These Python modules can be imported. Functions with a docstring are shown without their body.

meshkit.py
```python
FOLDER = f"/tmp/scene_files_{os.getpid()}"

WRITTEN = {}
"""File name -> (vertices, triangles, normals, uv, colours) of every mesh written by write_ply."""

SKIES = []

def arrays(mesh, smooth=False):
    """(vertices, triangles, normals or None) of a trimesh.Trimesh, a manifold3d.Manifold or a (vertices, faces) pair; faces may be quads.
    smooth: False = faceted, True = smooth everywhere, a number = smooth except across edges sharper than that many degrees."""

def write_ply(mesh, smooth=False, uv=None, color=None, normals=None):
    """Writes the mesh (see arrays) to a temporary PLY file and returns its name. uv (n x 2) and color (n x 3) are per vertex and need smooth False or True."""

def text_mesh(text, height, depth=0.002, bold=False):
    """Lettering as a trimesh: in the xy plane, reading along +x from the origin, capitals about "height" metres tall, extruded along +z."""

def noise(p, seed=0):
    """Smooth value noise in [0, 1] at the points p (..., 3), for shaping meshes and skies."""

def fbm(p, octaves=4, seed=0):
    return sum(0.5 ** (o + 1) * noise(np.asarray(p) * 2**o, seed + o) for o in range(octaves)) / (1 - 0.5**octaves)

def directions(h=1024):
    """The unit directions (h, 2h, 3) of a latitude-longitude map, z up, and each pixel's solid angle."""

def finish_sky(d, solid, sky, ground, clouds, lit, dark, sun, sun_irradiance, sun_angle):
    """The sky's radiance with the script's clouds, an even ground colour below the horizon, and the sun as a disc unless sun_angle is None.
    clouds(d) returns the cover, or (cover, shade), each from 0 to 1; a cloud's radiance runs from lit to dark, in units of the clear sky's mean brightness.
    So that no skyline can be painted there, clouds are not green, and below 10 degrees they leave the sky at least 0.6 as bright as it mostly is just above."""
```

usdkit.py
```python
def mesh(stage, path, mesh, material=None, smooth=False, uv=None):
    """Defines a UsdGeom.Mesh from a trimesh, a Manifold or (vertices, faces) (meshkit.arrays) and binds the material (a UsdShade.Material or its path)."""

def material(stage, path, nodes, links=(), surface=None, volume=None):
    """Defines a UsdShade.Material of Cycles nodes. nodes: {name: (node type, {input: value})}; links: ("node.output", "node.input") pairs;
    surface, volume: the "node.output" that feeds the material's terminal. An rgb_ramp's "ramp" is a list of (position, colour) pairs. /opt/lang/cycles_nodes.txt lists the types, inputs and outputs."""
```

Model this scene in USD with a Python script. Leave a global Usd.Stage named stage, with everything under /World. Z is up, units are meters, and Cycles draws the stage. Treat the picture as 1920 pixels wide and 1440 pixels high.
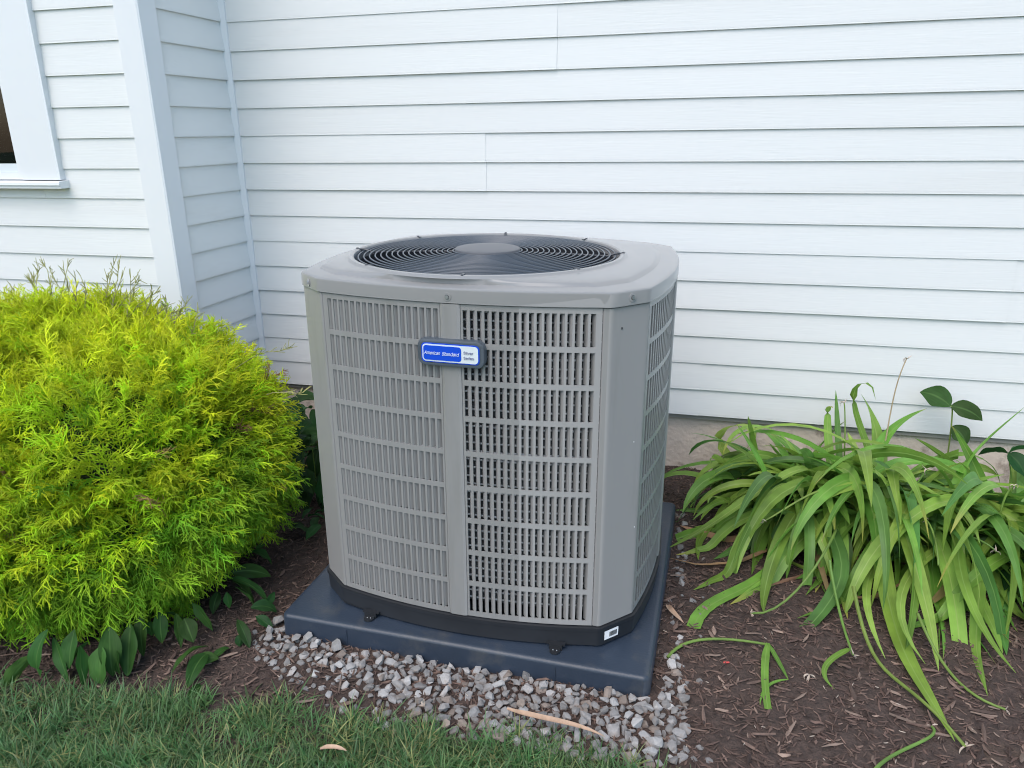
import math, random, numpy as np, trimesh, usdkit, meshkit
from pxr import Usd, UsdGeom, UsdLux, UsdShade, Gf, Sdf, Vt
from scipy.spatial import ConvexHull

stage = Usd.Stage.CreateInMemory()
UsdGeom.SetStageUpAxis(stage, 'Z')
UsdGeom.SetStageMetersPerUnit(stage, 1.0)
UsdGeom.Xform.Define(stage, '/World')
UsdGeom.Scope.Define(stage, '/World/Looks')
rng = np.random.default_rng(7)

# ------------------------------------------------------------------ camera, sky, sun, exposure
FOC, CAM = 1421.05, np.array([0.0, -2.7471, 1.2469])
YAW, PITCH, ROLL = -0.26502, -0.32073, -0.01344
EXPOSURE = 1.08
SUN = np.array([-0.22, -0.66, 1.05]); SUN /= np.linalg.norm(SUN)
SUN_INT, SUN_ANG, SKY = 0.22, 60.0, 0.125


def cam_axes():
    cy, sy, cp, sp = math.cos(YAW), math.sin(YAW), math.cos(PITCH), math.sin(PITCH)
    fwd = np.array([sy * cp, cy * cp, sp]); right = np.array([cy, -sy, 0]); up = np.cross(right, fwd)
    c, q = math.cos(ROLL), math.sin(ROLL)
    return np.stack([c * right + q * up, -q * right + c * up, fwd])


RC = cam_axes()
cam = UsdGeom.Camera.Define(stage, '/World/camera')
cam.CreateHorizontalApertureAttr(36.0); cam.CreateVerticalApertureAttr(27.0)
cam.CreateFocalLengthAttr(36.0 * FOC / 1920)
cam.CreateClippingRangeAttr(Gf.Vec2f(0.05, 1000))
cam.CreateExposureAttr(EXPOSURE)
m = np.eye(4); m[0, :3], m[1, :3], m[2, :3], m[3, :3] = RC[0], RC[1], -RC[2], CAM
cam.AddTransformOp().Set(Gf.Matrix4d(m.tolist()))

elev, rot = math.asin(SUN[2]), math.atan2(SUN[0], SUN[1])
sky_m = usdkit.material(stage, '/World/Looks/sky_look', {
    's': ('sky_texture', {'sky_type': 'single_scattering', 'sun_disc': False, 'sun_elevation': elev, 'sun_rotation': rot, 'aerosol_density': 2.0}),
    'g': ('hsv', {'saturation': 1.14, 'hue': 0.484}),
    'b': ('background_shader', {'strength': SKY})}, [('s.color', 'g.color'), ('g.color', 'b.color')], surface='b.background')
dome = UsdLux.DomeLight.Define(stage, '/World/sky')
UsdShade.MaterialBindingAPI.Apply(dome.GetPrim()).Bind(sky_m)
dome.GetPrim().SetCustomDataByKey('kind', 'structure')
sun = UsdLux.DistantLight.Define(stage, '/World/sun')
sun.CreateNormalizeAttr(True); sun.CreateIntensityAttr(SUN_INT); sun.CreateAngleAttr(SUN_ANG); sun.CreateColorAttr(Gf.Vec3f(1, .97, .93))
z = SUN; x = np.cross([0, 0, 1.0], z); x /= np.linalg.norm(x); y = np.cross(z, x)
m = np.eye(4); m[0, :3], m[1, :3], m[2, :3] = x, y, z
sun.AddTransformOp().Set(Gf.Matrix4d(m.tolist()))


def G(px, py, zz=0.0):
    """The point of the level z = zz seen at a pixel of the 1920 x 1440 photograph: where something lies."""
    r = RC.T @ np.array([(px - 960) / FOC, -(py - 720) / FOC, 1.0])
    return CAM + (zz - CAM[2]) / r[2] * r


def P(p):
    q = RC @ (np.asarray(p, float) - CAM)
    return 960 + FOC * q[0] / q[2], 720 - FOC * q[1] / q[2]


# ------------------------------------------------------------------ helpers
_used = {}


def newpath(parent, name):
    base = f'{parent}/{name}'
    n = _used.get(base, 0); _used[base] = n + 1
    return base if n == 0 else f'{base}_{n:03d}'


def path(o):
    return '/World' if o is None else str(o.GetPath())


def data(o, label=None, cat=None, group=None, kind=None):
    for k, v in (('label', label), ('category', cat), ('group', group), ('kind', kind)):
        if v: o.SetCustomDataByKey(k, v)
    return o


def obj(name, mesh, mat, parent=None, smooth=False, uv=None, **kw):
    p = usdkit.mesh(stage, newpath(path(parent), name), mesh, L[mat], smooth=smooth, uv=uv).GetPrim()
    return data(p, **kw)


def xf(name, parent=None, loc=None, mat=None, **kw):
    x = UsdGeom.Xform.Define(stage, newpath(path(parent), name))
    if mat is not None: x.AddTransformOp().Set(Gf.Matrix4d(np.asarray(mat).T.tolist()))
    elif loc is not None: x.AddTranslateOp().Set(Gf.Vec3d(*map(float, loc)))
    return data(x.GetPrim(), **kw)


class MB:
    def __init__(s): s.v, s.f, s.u, s.n = [], [], [], 0

    def add(s, v, f, uv=None):
        v, f = np.asarray(v, float), np.asarray(f, int)
        if f.shape[1] == 4: f = np.vstack([f[:, [0, 1, 2]], f[:, [0, 2, 3]]])
        s.v.append(v); s.f.append(f + s.n); s.n += len(v)
        if uv is not None: s.u.append(uv)
        return s

    def box(s, lo, hi):
        b = trimesh.creation.box(bounds=[lo, hi]); return s.add(b.vertices, b.faces)

    def get(s): return np.vstack(s.v), np.vstack(s.f)
    def uv(s): return np.vstack(s.u) if s.u else None


def box(lo, hi): return trimesh.creation.box(bounds=[lo, hi])


def prism(poly, axis, a, b, cuts=0, wob=None):
    """A plan polygon (n x 2) swept from a to b along axis 0 (poly = y,z), 1 (x,z) or 2 (x,y)."""
    poly = np.asarray(poly, float); n = len(poly)
    ts = np.linspace(a, b, 2 + cuts); vs = []
    oth = [i for i in range(3) if i != axis]
    for t in ts:
        v = np.zeros((n, 3)); v[:, axis] = t; v[:, oth] = poly
        if wob is not None: v = wob(v)
        vs.append(v)
    f = []
    for k in range(len(ts) - 1):
        for i in range(n):
            j = (i + 1) % n; f += [[k * n + i, k * n + j, (k + 1) * n + j], [k * n + i, (k + 1) * n + j, (k + 1) * n + i]]
    from shapely.geometry import Polygon
    tv, tf = trimesh.creation.triangulate_polygon(Polygon(poly), engine='earcut')
    idx = np.array([int(np.argmin(((poly - q) ** 2).sum(1))) for q in tv])
    tf = idx[tf]; e = (len(ts) - 1) * n
    f += tf.tolist() + (tf[:, ::-1] + e).tolist()
    me = trimesh.Trimesh(np.vstack(vs), np.array(f), process=False)
    if me.volume < 0: me.invert()
    return me


def tube(pts, r, sides=6, closed=False, caps=True):
    p = np.asarray(pts, float); n = len(p); r = np.broadcast_to(r, (n,))
    t = np.roll(p, -1, 0) - np.roll(p, 1, 0) if closed else np.gradient(p, axis=0)
    t /= np.linalg.norm(t, axis=1, keepdims=True) + 1e-12
    ref = np.array([0, 0, 1.0]) if abs(t[:, 2]).mean() < .8 else np.array([1.0, 0, 0])
    a = np.cross(t, ref); a /= np.linalg.norm(a, axis=1, keepdims=True) + 1e-12; b = np.cross(t, a)
    an = np.arange(sides) * 2 * np.pi / sides
    v = (p[:, None] + r[:, None, None] * (np.cos(an)[None, :, None] * a[:, None] + np.sin(an)[None, :, None] * b[:, None])).reshape(-1, 3)
    f = []
    m_ = n if closed else n - 1
    i = np.arange(m_)[:, None]; j = np.arange(sides)[None, :]; i2 = (i + 1) % n; j2 = (j + 1) % sides
    q = np.stack([i * sides + j, i2 * sides + j, i2 * sides + j2, i * sides + j2], -1).reshape(-1, 4)
    f = np.vstack([q[:, [0, 1, 2]], q[:, [0, 2, 3]]])
    if caps and not closed:
        c0 = [[0, k, k + 1] for k in range(1, sides - 1)]; e = (n - 1) * sides
        f = np.vstack([f, c0, [[e, e + k + 1, e + k] for k in range(1, sides - 1)]])
    return v, f


def loft(loops, closed_top=False, closed_bot=False):
    n = len(loops[0]); v = np.vstack(loops); f = []
    j = np.arange(n); j2 = (j + 1) % n
    for k in range(len(loops) - 1):
        a, b = k * n, (k + 1) * n
        f.append(np.stack([a + j, a + j2, b + j2], 1)); f.append(np.stack([a + j, b + j2, b + j], 1))
    if closed_top:
        v = np.vstack([v, loops[-1].mean(0)]); c = len(v) - 1; b = (len(loops) - 1) * n
        f.append(np.stack([b + j, b + j2, 0 * j + c], 1))
    if closed_bot:
        v = np.vstack([v, loops[0].mean(0)]); c = len(v) - 1
        f.append(np.stack([j2, j, 0 * j + c], 1))
    return v, np.vstack(f)


# ------------------------------------------------------------------ materials
L = {}


def surf(name, color, rough=.5, var=.08, scale=6, bump=0.0, bscale=200, metallic=0, coord='position', stretch=(1, 1, 1), rnd=0.0, dirt=None, spec=.5, detail=4, coat=0):
    n = {'geo': ('geometry', {}), 'map': ('mapping', {'mapping_type': 'point', 'scale': stretch}),
         'ns': ('noise_texture', {'scale': scale, 'detail': detail, 'roughness': .6}),
         'r': ('rgb_ramp', {'ramp': [(.25, tuple(c * (1 - var) for c in color)), (.75, tuple(min(1, c * (1 + var)) for c in color))]}),
         'p': ('principled_bsdf', {'roughness': rough, 'metallic': metallic, 'specular_ior_level': spec, 'coat_weight': coat, 'coat_roughness': .15})}
    l = [('ns.fac', 'r.fac')]
    if coord == 'object':
        n['tc'] = ('texture_coordinate', {}); l.append(('tc.object', 'map.vector'))
    else: l.append(('geo.position', 'map.vector'))
    l.append(('map.vector', 'ns.vector')); out = 'r.color'
    if rnd:
        n['oi'] = ('object_info', {}); n['mr'] = ('map_range', {'from_min': 0, 'from_max': 1, 'to_min': 1 - rnd, 'to_max': 1 + rnd}); n['hv'] = ('hsv', {})
        l += [('oi.random', 'mr.value'), ('mr.result', 'hv.value'), (out, 'hv.color')]; out = 'hv.color'
    if dirt:
        col, dsc, lo, hi = dirt
        n['dn'] = ('noise_texture', {'scale': dsc, 'detail': 6, 'roughness': .65}); n['dr'] = ('map_range', {'from_min': lo, 'from_max': hi, 'clamp': True}); n['dm'] = ('mix', {'color2': col})
        l += [('map.vector', 'dn.vector'), ('dn.fac', 'dr.value'), ('dr.result', 'dm.fac'), (out, 'dm.color1')]; out = 'dm.color'
    l.append((out, 'p.base_color'))
    if bump:
        n['bn'] = ('noise_texture', {'scale': bscale, 'detail': 3}); n['b'] = ('bump', {'strength': 1, 'distance': bump})
        l += [('map.vector', 'bn.vector'), ('bn.fac', 'b.height'), ('b.normal', 'p.normal')]
    L[name] = usdkit.material(stage, '/World/Looks/' + name, n, l, surface='p.BSDF')


def leafmat(name, base, tip=None, rnd=.25, trans=.35, rough=.45, hue=.02, tipat=(.8, 1.0), tipif=0.0, streak=60, rib=None, spec=.35):
    """Leaf: tone varies from leaf to leaf; st.y runs along the leaf, st.x across it."""
    n = {'oi': ('object_info', {}), 'uv': ('uvmap', {'attribute': 'st'}), 'sx': ('separate_xyz', {}),
         'c': ('color', {'value': base}), 'map': ('mapping', {'mapping_type': 'point', 'scale': (streak, 3, 1)}), 'ns': ('noise_texture', {'scale': 1, 'detail': 3}),
         'geo': ('geometry', {}), 'n2': ('noise_texture', {'scale': 14, 'detail': 3}),
         'mv': ('map_range', {'to_min': 1 - rnd, 'to_max': 1 + rnd}), 'ms': ('map_range', {'from_min': .3, 'from_max': .7, 'to_min': .86, 'to_max': 1.14}),
         'm2': ('map_range', {'from_min': .3, 'from_max': .7, 'to_min': .78, 'to_max': 1.2}),
         'hv': ('hsv', {}), 'w': ('white_noise_texture', {'dimensions': '1D'}), 'mh': ('map_range', {'to_min': .5 - hue, 'to_max': .5 + hue}),
         'mm': ('math', {'math_type': 'multiply'}), 'mm2': ('math', {'math_type': 'multiply'}),
         'p': ('principled_bsdf', {'roughness': rough, 'specular_ior_level': spec}), 't': ('translucent_bsdf', {}), 'mx': ('mix_closure', {'fac': trans})}
    l = [('uv.UV', 'sx.vector'), ('uv.UV', 'map.vector'), ('map.vector', 'ns.vector'), ('geo.position', 'n2.vector'), ('n2.fac', 'm2.value'), ('oi.random', 'mv.value'), ('ns.fac', 'ms.value'),
         ('mv.result', 'mm.value1'), ('ms.result', 'mm.value2'), ('mm.value', 'mm2.value1'), ('m2.result', 'mm2.value2'), ('mm2.value', 'hv.value'), ('oi.random', 'w.w'), ('w.value', 'mh.value'), ('mh.result', 'hv.hue'),
         ('c.color', 'hv.color')]
    out = 'hv.color'
    if rib:
        n.update({'ra': ('math', {'math_type': 'subtract', 'value2': .5}), 'rb': ('math', {'math_type': 'absolute'}), 'rm': ('map_range', {'from_min': .012, 'from_max': .06, 'to_min': 1, 'to_max': 0, 'clamp': True}),
                  'rf': ('math', {'math_type': 'multiply', 'value2': .55}), 'rc': ('mix', {'color2': rib})})
        l += [('sx.x', 'ra.value1'), ('ra.value', 'rb.value1'), ('rb.value', 'rm.value'), ('rm.result', 'rf.value1'), ('rf.value', 'rc.fac'), (out, 'rc.color1')]; out = 'rc.color'
    if tip is not None:
        n['tr'] = ('map_range', {'from_min': tipat[0], 'from_max': tipat[1], 'clamp': True})
        n['tn'] = ('math', {'math_type': 'multiply_add', 'value2': .25}); n['gt'] = ('math', {'math_type': 'greater_than', 'value2': tipif}); n['tm'] = ('math', {'math_type': 'multiply'})
        n['mixt'] = ('mix', {'color2': tip})
        l += [('ns.fac', 'tn.value1'), ('sx.y', 'tn.value3'), ('tn.value', 'tr.value'), ('w.value', 'gt.value1'), ('tr.result', 'tm.value1'), ('gt.value', 'tm.value2'), ('tm.value', 'mixt.fac'), (out, 'mixt.color1')]
        out = 'mixt.color'
    l += [(out, 'p.base_color'), (out, 't.color'), ('p.BSDF', 'mx.closure1'), ('t.BSDF', 'mx.closure2')]
    L[name] = usdkit.material(stage, '/World/Looks/' + name, n, l, surface='mx.closure')


surf('white_vinyl', (.68, .685, .675), .45, var=.010, scale=3, bump=.0005, bscale=40, stretch=(.25, 1, 5), rnd=.012, spec=.4, dirt=((.60, .59, .57), 1.6, .55, .95))
surf('white_trim', (.68, .69, .70), .35, var=.01, scale=4, spec=.45)
surf('house_core', (.35, .33, .30), .9)
surf('room_dark', (.035, .042, .045), .9)
surf('concrete', (.63, .54, .46), .92, var=.14, scale=7, bump=.004, bscale=60, dirt=((.16, .11, .08), 11, .56, .74))
surf('taupe_paint', (.240, .235, .228), .30, var=.025, scale=5, bump=.0002, bscale=900, spec=.5, coord='object', stretch=(1, 1, .14), dirt=((.185, .18, .165), 15, .54, .92))
surf('taupe_gloss', (.242, .238, .232), .20, var=.02, scale=3, bump=.0012, bscale=9, spec=.5, coord='object')
surf('black_plastic', (.010, .011, .013), .42, var=.2, scale=12, coord='object')
surf('grille_black', (.030, .033, .040), .28, spec=.6, var=.1)
surf('wire_metal', (.062, .072, .086), .30, spec=.6, var=.1, metallic=.1)
surf('hub_plastic', (.090, .092, .100), .42, var=.06, scale=9, spec=.5)
surf('fan_blade', (.03, .034, .042), .35, var=.1)
surf('well_dark', (.014, .016, .020), .6)
surf('coil_dark', (.085, .087, .090), .6, var=.8, scale=240, bump=.006, bscale=330, coord='object', metallic=0)
surf('coil_tube', (.80, .81, .82), .30, var=.6, scale=150, metallic=.35, coord='object', bump=.003, bscale=260)
surf('screw_metal', (.45, .45, .46), .3, metallic=.9)
surf('pad_plastic', (.023, .033, .050), .36, var=.16, scale=5, bump=.0006, bscale=200, dirt=((.075, .075, .072), 11, .54, .90), spec=.5)
surf('badge_grey', (.060, .072, .085), .35, var=.05)
surf('badge_blue', (.004, .060, .52), .3, var=.03)
surf('badge_white', (.62, .66, .68), .35, var=.03)
surf('badge_ink', (.11, .12, .26), .5)
surf('badge_text', (.72, .76, .84), .4)
surf('sticker_white', (.75, .75, .75), .5)
surf('sticker_ink', (.02, .02, .02), .6)
surf('stone', (.275, .258, .245), .9, var=.28, scale=45, bump=.0025, bscale=140, rnd=.36, coord='object', dirt=((.22, .165, .12), 30, .55, .8))
surf('stone_pale', (.315, .303, .292), .9, var=.24, scale=40, bump=.0025, bscale=140, rnd=.28, coord='object', dirt=((.30, .27, .24), 26, .56, .8))
surf('stone_brown', (.225, .18, .15), .88, var=.25, scale=40, bump=.0025, bscale=140, rnd=.3, coord='object')
surf('mulch_soil', (.060, .040, .032), .95, var=.5, scale=60, bump=.010, bscale=120, dirt=((.11, .076, .052), 5, .60, .80))
surf('chip_dark', (.090, .056, .044), .9, var=.4, scale=60, bump=.001, bscale=300, rnd=.55, stretch=(1, 1, 1))
surf('chip_mid', (.135, .088, .068), .9, var=.4, scale=50, bump=.001, bscale=300, rnd=.45)
surf('chip_light', (.22, .155, .12), .9, var=.3, scale=50, rnd=.4)
surf('lawn_green', (.045, .085, .036), .95, var=.5, scale=30, bump=.02, bscale=60)
surf('twig_tan', (.34, .27, .17), .85, var=.25, scale=30)
surf('husk', (.42, .28, .19), .8, var=.3, scale=40, bump=.001, bscale=120, stretch=(1, 1, 1))
surf('petal', (.44, .36, .29), .8, var=.25, scale=60)
surf('red_plastic', (.55, .07, .06), .45)
surf('bark', (.13, .085, .05), .9, var=.3, scale=40)
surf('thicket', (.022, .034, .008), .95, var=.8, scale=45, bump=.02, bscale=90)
surf('twig_green', (.27, .27, .09), .7, var=.3, scale=40)
leafmat('thread_yellow', (.70, .78, .03), rnd=.18, trans=.40, rough=.55, hue=.012)
leafmat('thread_lime', (.53, .72, .026), rnd=.22, trans=.38, rough=.55, hue=.018)
leafmat('thread_green', (.27, .50, .024), rnd=.25, trans=.32, rough=.55, hue=.02)
leafmat('thread_dry', (.34, .22, .08), rnd=.3, trans=.2, rough=.8)
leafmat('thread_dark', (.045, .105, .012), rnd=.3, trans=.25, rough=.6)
leafmat('lily_leaf', (.160, .300, .045), rib=(.30, .44, .12), tip=(.42, .27, .12), rnd=.28, trans=.34, hue=.025, tipat=(1.06, 1.18), tipif=.72)
leafmat('lily_light', (.250, .395, .070), rib=(.40, .52, .16), tip=(.50, .40, .10), rnd=.20, trans=.36, hue=.02, tipat=(.98, 1.16), tipif=.68)
leafmat('lily_dark', (.095, .215, .045), rib=(.2, .34, .1), rnd=.28, trans=.28, hue=.015)
leafmat('husk_leaf', (.30, .20, .10), rnd=.3, trans=.15, rough=.8, hue=.03)
leafmat('lily_stalk', (.15, .24, .05), rnd=.2, trans=.1, hue=.02)
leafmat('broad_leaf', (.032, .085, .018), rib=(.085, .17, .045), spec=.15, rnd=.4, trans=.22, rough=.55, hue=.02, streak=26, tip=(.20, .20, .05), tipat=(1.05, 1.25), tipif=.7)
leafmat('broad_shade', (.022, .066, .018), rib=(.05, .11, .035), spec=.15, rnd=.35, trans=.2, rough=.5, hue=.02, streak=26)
leafmat('grass_blade', (.080, .170, .056), tip=(.22, .27, .14), rnd=.35, trans=.3, hue=.03, tipat=(.8, 1.2), tipif=.4)
leafmat('grass_pale', (.26, .28, .11), rnd=.3, trans=.3, hue=.02)
L['window_glass'] = usdkit.material(stage, '/World/Looks/window_glass', {
    'f': ('fresnel', {'IOR': 1.5}), 't': ('transparent_bsdf', {'color': (.85, .9, .9)}), 'g': ('glossy_bsdf', {'roughness': .01, 'color': (1, 1, 1)}), 'm': ('mix_closure', {})},
    [('f.fac', 'm.fac'), ('t.BSDF', 'm.closure1'), ('g.BSDF', 'm.closure2')], surface='m.closure')

# ------------------------------------------------------------------ ground
def sheet(x0, x1, y0, y1, nx, ny, zf):
    xs, ys = np.linspace(x0, x1, nx), np.linspace(y0, y1, ny)
    X, Y_ = np.meshgrid(xs, ys); v = np.stack([X, Y_, zf(X, Y_)], -1).reshape(-1, 3)
    i, j = np.meshgrid(np.arange(ny - 1), np.arange(nx - 1), indexing='ij'); a = i * nx + j
    q = np.stack([a, a + 1, a + nx + 1, a + nx], -1).reshape(-1, 4)
    return v, np.vstack([q[:, [0, 1, 2]], q[:, [0, 2, 3]]])


def soil_z(X, Y_):
    p = np.stack([np.asarray(X, float), np.asarray(Y_, float), 0 * np.asarray(X, float)], -1)
    return 0.004 + .030 * (meshkit.fbm(p * 3.1, 3, 3) - .5) + .014 * (meshkit.fbm(p * 22, 3, 5) - .5)


obj('ground', sheet(-70, 70, -70, 70, 8, 8, lambda X, Y_: 0 * X - .034), 'lawn_green', kind='structure')


def lawn_edge(x):
    """y of the border between lawn and bed."""
    return np.interp(x, [-6, -2.2, -1.66, -1.06, -.67, -.48, -.19, .0, .3, 4], [-1.75, -1.66, -1.605, -1.525, -1.495, -1.51, -1.48, -1.50, -1.55, -1.62])


bed = obj('mulch_bed', sheet(-4.6, 3.6, -1.72, .06, 560, 130, soil_z), 'mulch_soil', smooth=True, kind='structure')

# ------------------------------------------------------------------ house
S, ZB = 0.1016, 0.230
house = xf('house', label='white house corner clad in horizontal vinyl siding behind the air conditioner', cat='house')


def board_profile(z0, h=S):
    return [(-.0124, z0), (-.0130, z0 + .003), (-.0127, z0 + .012), (-.0060, z0 + h + .001), (.0, z0 + h + .001), (.0, z0 + .004), (-.010, z0)]


def boards(wall, k, a, b, axis, base, sgn, proud=0.0, seed=0):
    """One siding course from a to b. axis 0: face looks to -y with its back at y = base; axis 1: face looks to +x."""
    pr = np.array(board_profile(ZB + k * S))
    if axis == 0: poly = np.stack([base + pr[:, 0] - proud, pr[:, 1]], 1)
    else: poly = np.stack([base - pr[:, 0] + proud, pr[:, 1]], 1)
    cuts = max(1, int((b - a) / .22))

    def wob(v):
        d = (meshkit.noise(v * np.array([2.3, 2.3, 9.0]) + seed * 7.7, 11) - .5) * .0022
        v[:, 1 - axis] += np.where(np.abs(v[:, 1 - axis] - base) > .003, d, 0); return v
    return obj('siding_board', prism(poly, axis, a, b, cuts, wob), 'white_vinyl', wall, smooth=25)


NC = 31
XR = -1.861                       # back plane of the boards on the return wall
YM, YW = .014, -.447              # back planes of the boards on the main and the projecting wall
wall = xf('siding_wall', house, label='long white siding wall behind the air conditioner')
seams = {13: -.572, 12: -.572, 9: -.833, 8: -.833, 1: -.024, 0: -.024, 5: .93, 4: .93, 18: -1.2, 17: -1.2, 21: .3, 22: .3}
for k in range(NC):
    if k in seams:
        xs = seams[k]
        boards(wall, k, XR + .010, xs, 0, YM, 1, .0022, k); boards(wall, k, xs - .03, 3.6, 0, YM, 1, 0, k + 60)
    else: boards(wall, k, XR + .010, 3.6, 0, YM, 1, 0, k)
ret = xf('siding_wall', house, label='short white return wall between the two corner trims')
for k in range(NC): boards(ret, k, YW + .03, YM - .008, 1, XR, 1, 0, 100 + k)
wing = xf('siding_wall', house, label='white siding wall with the window at the left')
WX0, WX1, WZ0, WZ1 = -3.30, -2.42, 1.10, 2.45
for k in range(NC):
    z0 = ZB + k * S
    if z0 + S > WZ0 - .01 and z0 < WZ1:
        boards(wing, k, WX1 + .06, XR - .010, 0, YW, 1, 0, 200 + k); boards(wing, k, -4.6, WX0 - .06, 0, YW, 1, 0, 300 + k)
    else: boards(wing, k, -4.6, XR - .010, 0, YW, 1, 0, 200 + k)
kk = int((WZ0 - .023 - ZB) / S)
obj('siding_board', prism(np.array([(YW + a_, b_) for a_, b_ in board_profile(ZB + kk * S, WZ0 - .0225 - ZB - kk * S)]), 0, WX0 - .059, WX1 + .059, 5), 'white_vinyl', wing, smooth=25)
H = ZB + NC * S
core = MB()
core.box((XR + .002, YM + .002, .21), (3.6, YM + .18, H))
core.box((XR - .16, YW + .01, .21), (XR - .002, YM + .18, H))
core.box((WX1 + .05, YW + .002, .21), (XR - .162, YW + .12, H)); core.box((-4.6, YW + .002, .21), (WX0 - .05, YW + .12, H))
core.box((WX0 - .048, YW + .002, .21), (WX1 + .048, YW + .12, WZ0 - .03)); core.box((WX0 - .048, YW + .002, WZ1 + .03), (WX1 + .048, YW + .12, H))
obj('wall_core', core.get(), 'house_core', house)
# outside corner post and inside corner trim
cp = [(-1.936, -.463), (-1.934, -.467), (-1.848, -.467), (-1.843, -.462), (-1.843, -.380), (-1.847, -.378), (-1.8605, -.378), (-1.8605, -.4475), (-1.936, -.4475)]
obj('corner_post', prism(cp, 2, ZB - .012, H, 0), 'white_trim', house, smooth=20, label='wide white outside corner post')
ct = [(XR, YM), (XR + .024, YM), (XR + .024, YM - .019), (XR + .0225, YM - .021), (XR + .010, YM - .034), (XR + .008, YM - .0355), (XR, YM - .0355)]
obj('corner_trim', prism(ct, 2, ZB - .006, H, 0), 'white_trim', house, smooth=20, label='narrow white inside corner trim')
for lo, hi in (((XR + .03, YM + .016, -.3), (3.6, YM + .2, .2285)), ((XR - .2, YW + .04, -.3), (XR - .016, YM + .2, .2285)), ((-4.6, YW + .016, -.3), (XR - .201, YW + .2, .2285))):
    n = int(max(hi[0] - lo[0], hi[1] - lo[1]) / .06) + 2
    b = box(lo, hi).subdivide_to_size(.12) if hi[0] - lo[0] < 1 else box(lo, hi)
    obj('foundation', b, 'concrete', house, label='pinkish concrete foundation strip below the siding')
# window in the projecting wall
win = xf('window', house, label='white framed window at the left edge')
yc = -.482
obj('casing', prism([(WX1 - .004, YW), (WX1 - .004, yc), (-2.268, yc), (-2.262, yc + .004), (-2.262, YW)], 2, WZ0 + .007, WZ1 + .12), 'white_trim', win, smooth=20)
obj('casing', prism([(WX0 + .004, YW), (WX0 - .15, YW), (WX0 - .15, yc), (WX0 + .004, yc)], 2, WZ0 + .007, WZ1 + .12), 'white_trim', win)
obj('casing', box((WX0 + .0045, yc + .002, WZ1), (WX1 - .0045, YW, WZ1 + .12)), 'white_trim', win)
sill = [(YW, WZ0 + .006), (-.498, WZ0 + .002), (-.502, WZ0 - .002), (-.503, WZ0 - .010), (-.497, WZ0 - .014), (-.497, WZ0 - .022), (YW, WZ0 - .022)]
obj('sill', prism(sill, 0, WX0 - .17, -2.249), 'white_trim', win, smooth=20)
obj('sash', box((WX1 - .026, -.474, WZ0 + .0075), (WX1 - .0045, -.43, WZ1 - .002)), 'white_trim', win)
obj('sash', box((WX0 + .0045, -.474, WZ0 + .0075), (WX0 + .026, -.43, WZ1 - .002)), 'white_trim', win)
obj('sash', box((WX0 + .0265, -.473, WZ0 + .0075), (WX1 - .0265, -.43, WZ0 + .030)), 'white_trim', win)
obj('sash', box((WX0 + .0265, -.463, WZ0 + .0305), (WX1 - .0265, -.43, WZ0 + .062)), 'badge_white', win, label='pale grey bottom rail')
obj('sash', box((WX0 + .0265, -.468, WZ1 - .05), (WX1 - .0265, -.43, WZ1 - .002)), 'white_trim', win)
obj('pane', box((WX0 + .027, -.450, WZ0 + .0625), (WX1 - .027, -.446, WZ1 - .0505)), 'window_glass', win)
obj('room', box((WX0 - .04, -.33, WZ0 - .02), (WX1 + .04, .4, WZ1 + .02)), 'room_dark', win)

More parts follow.
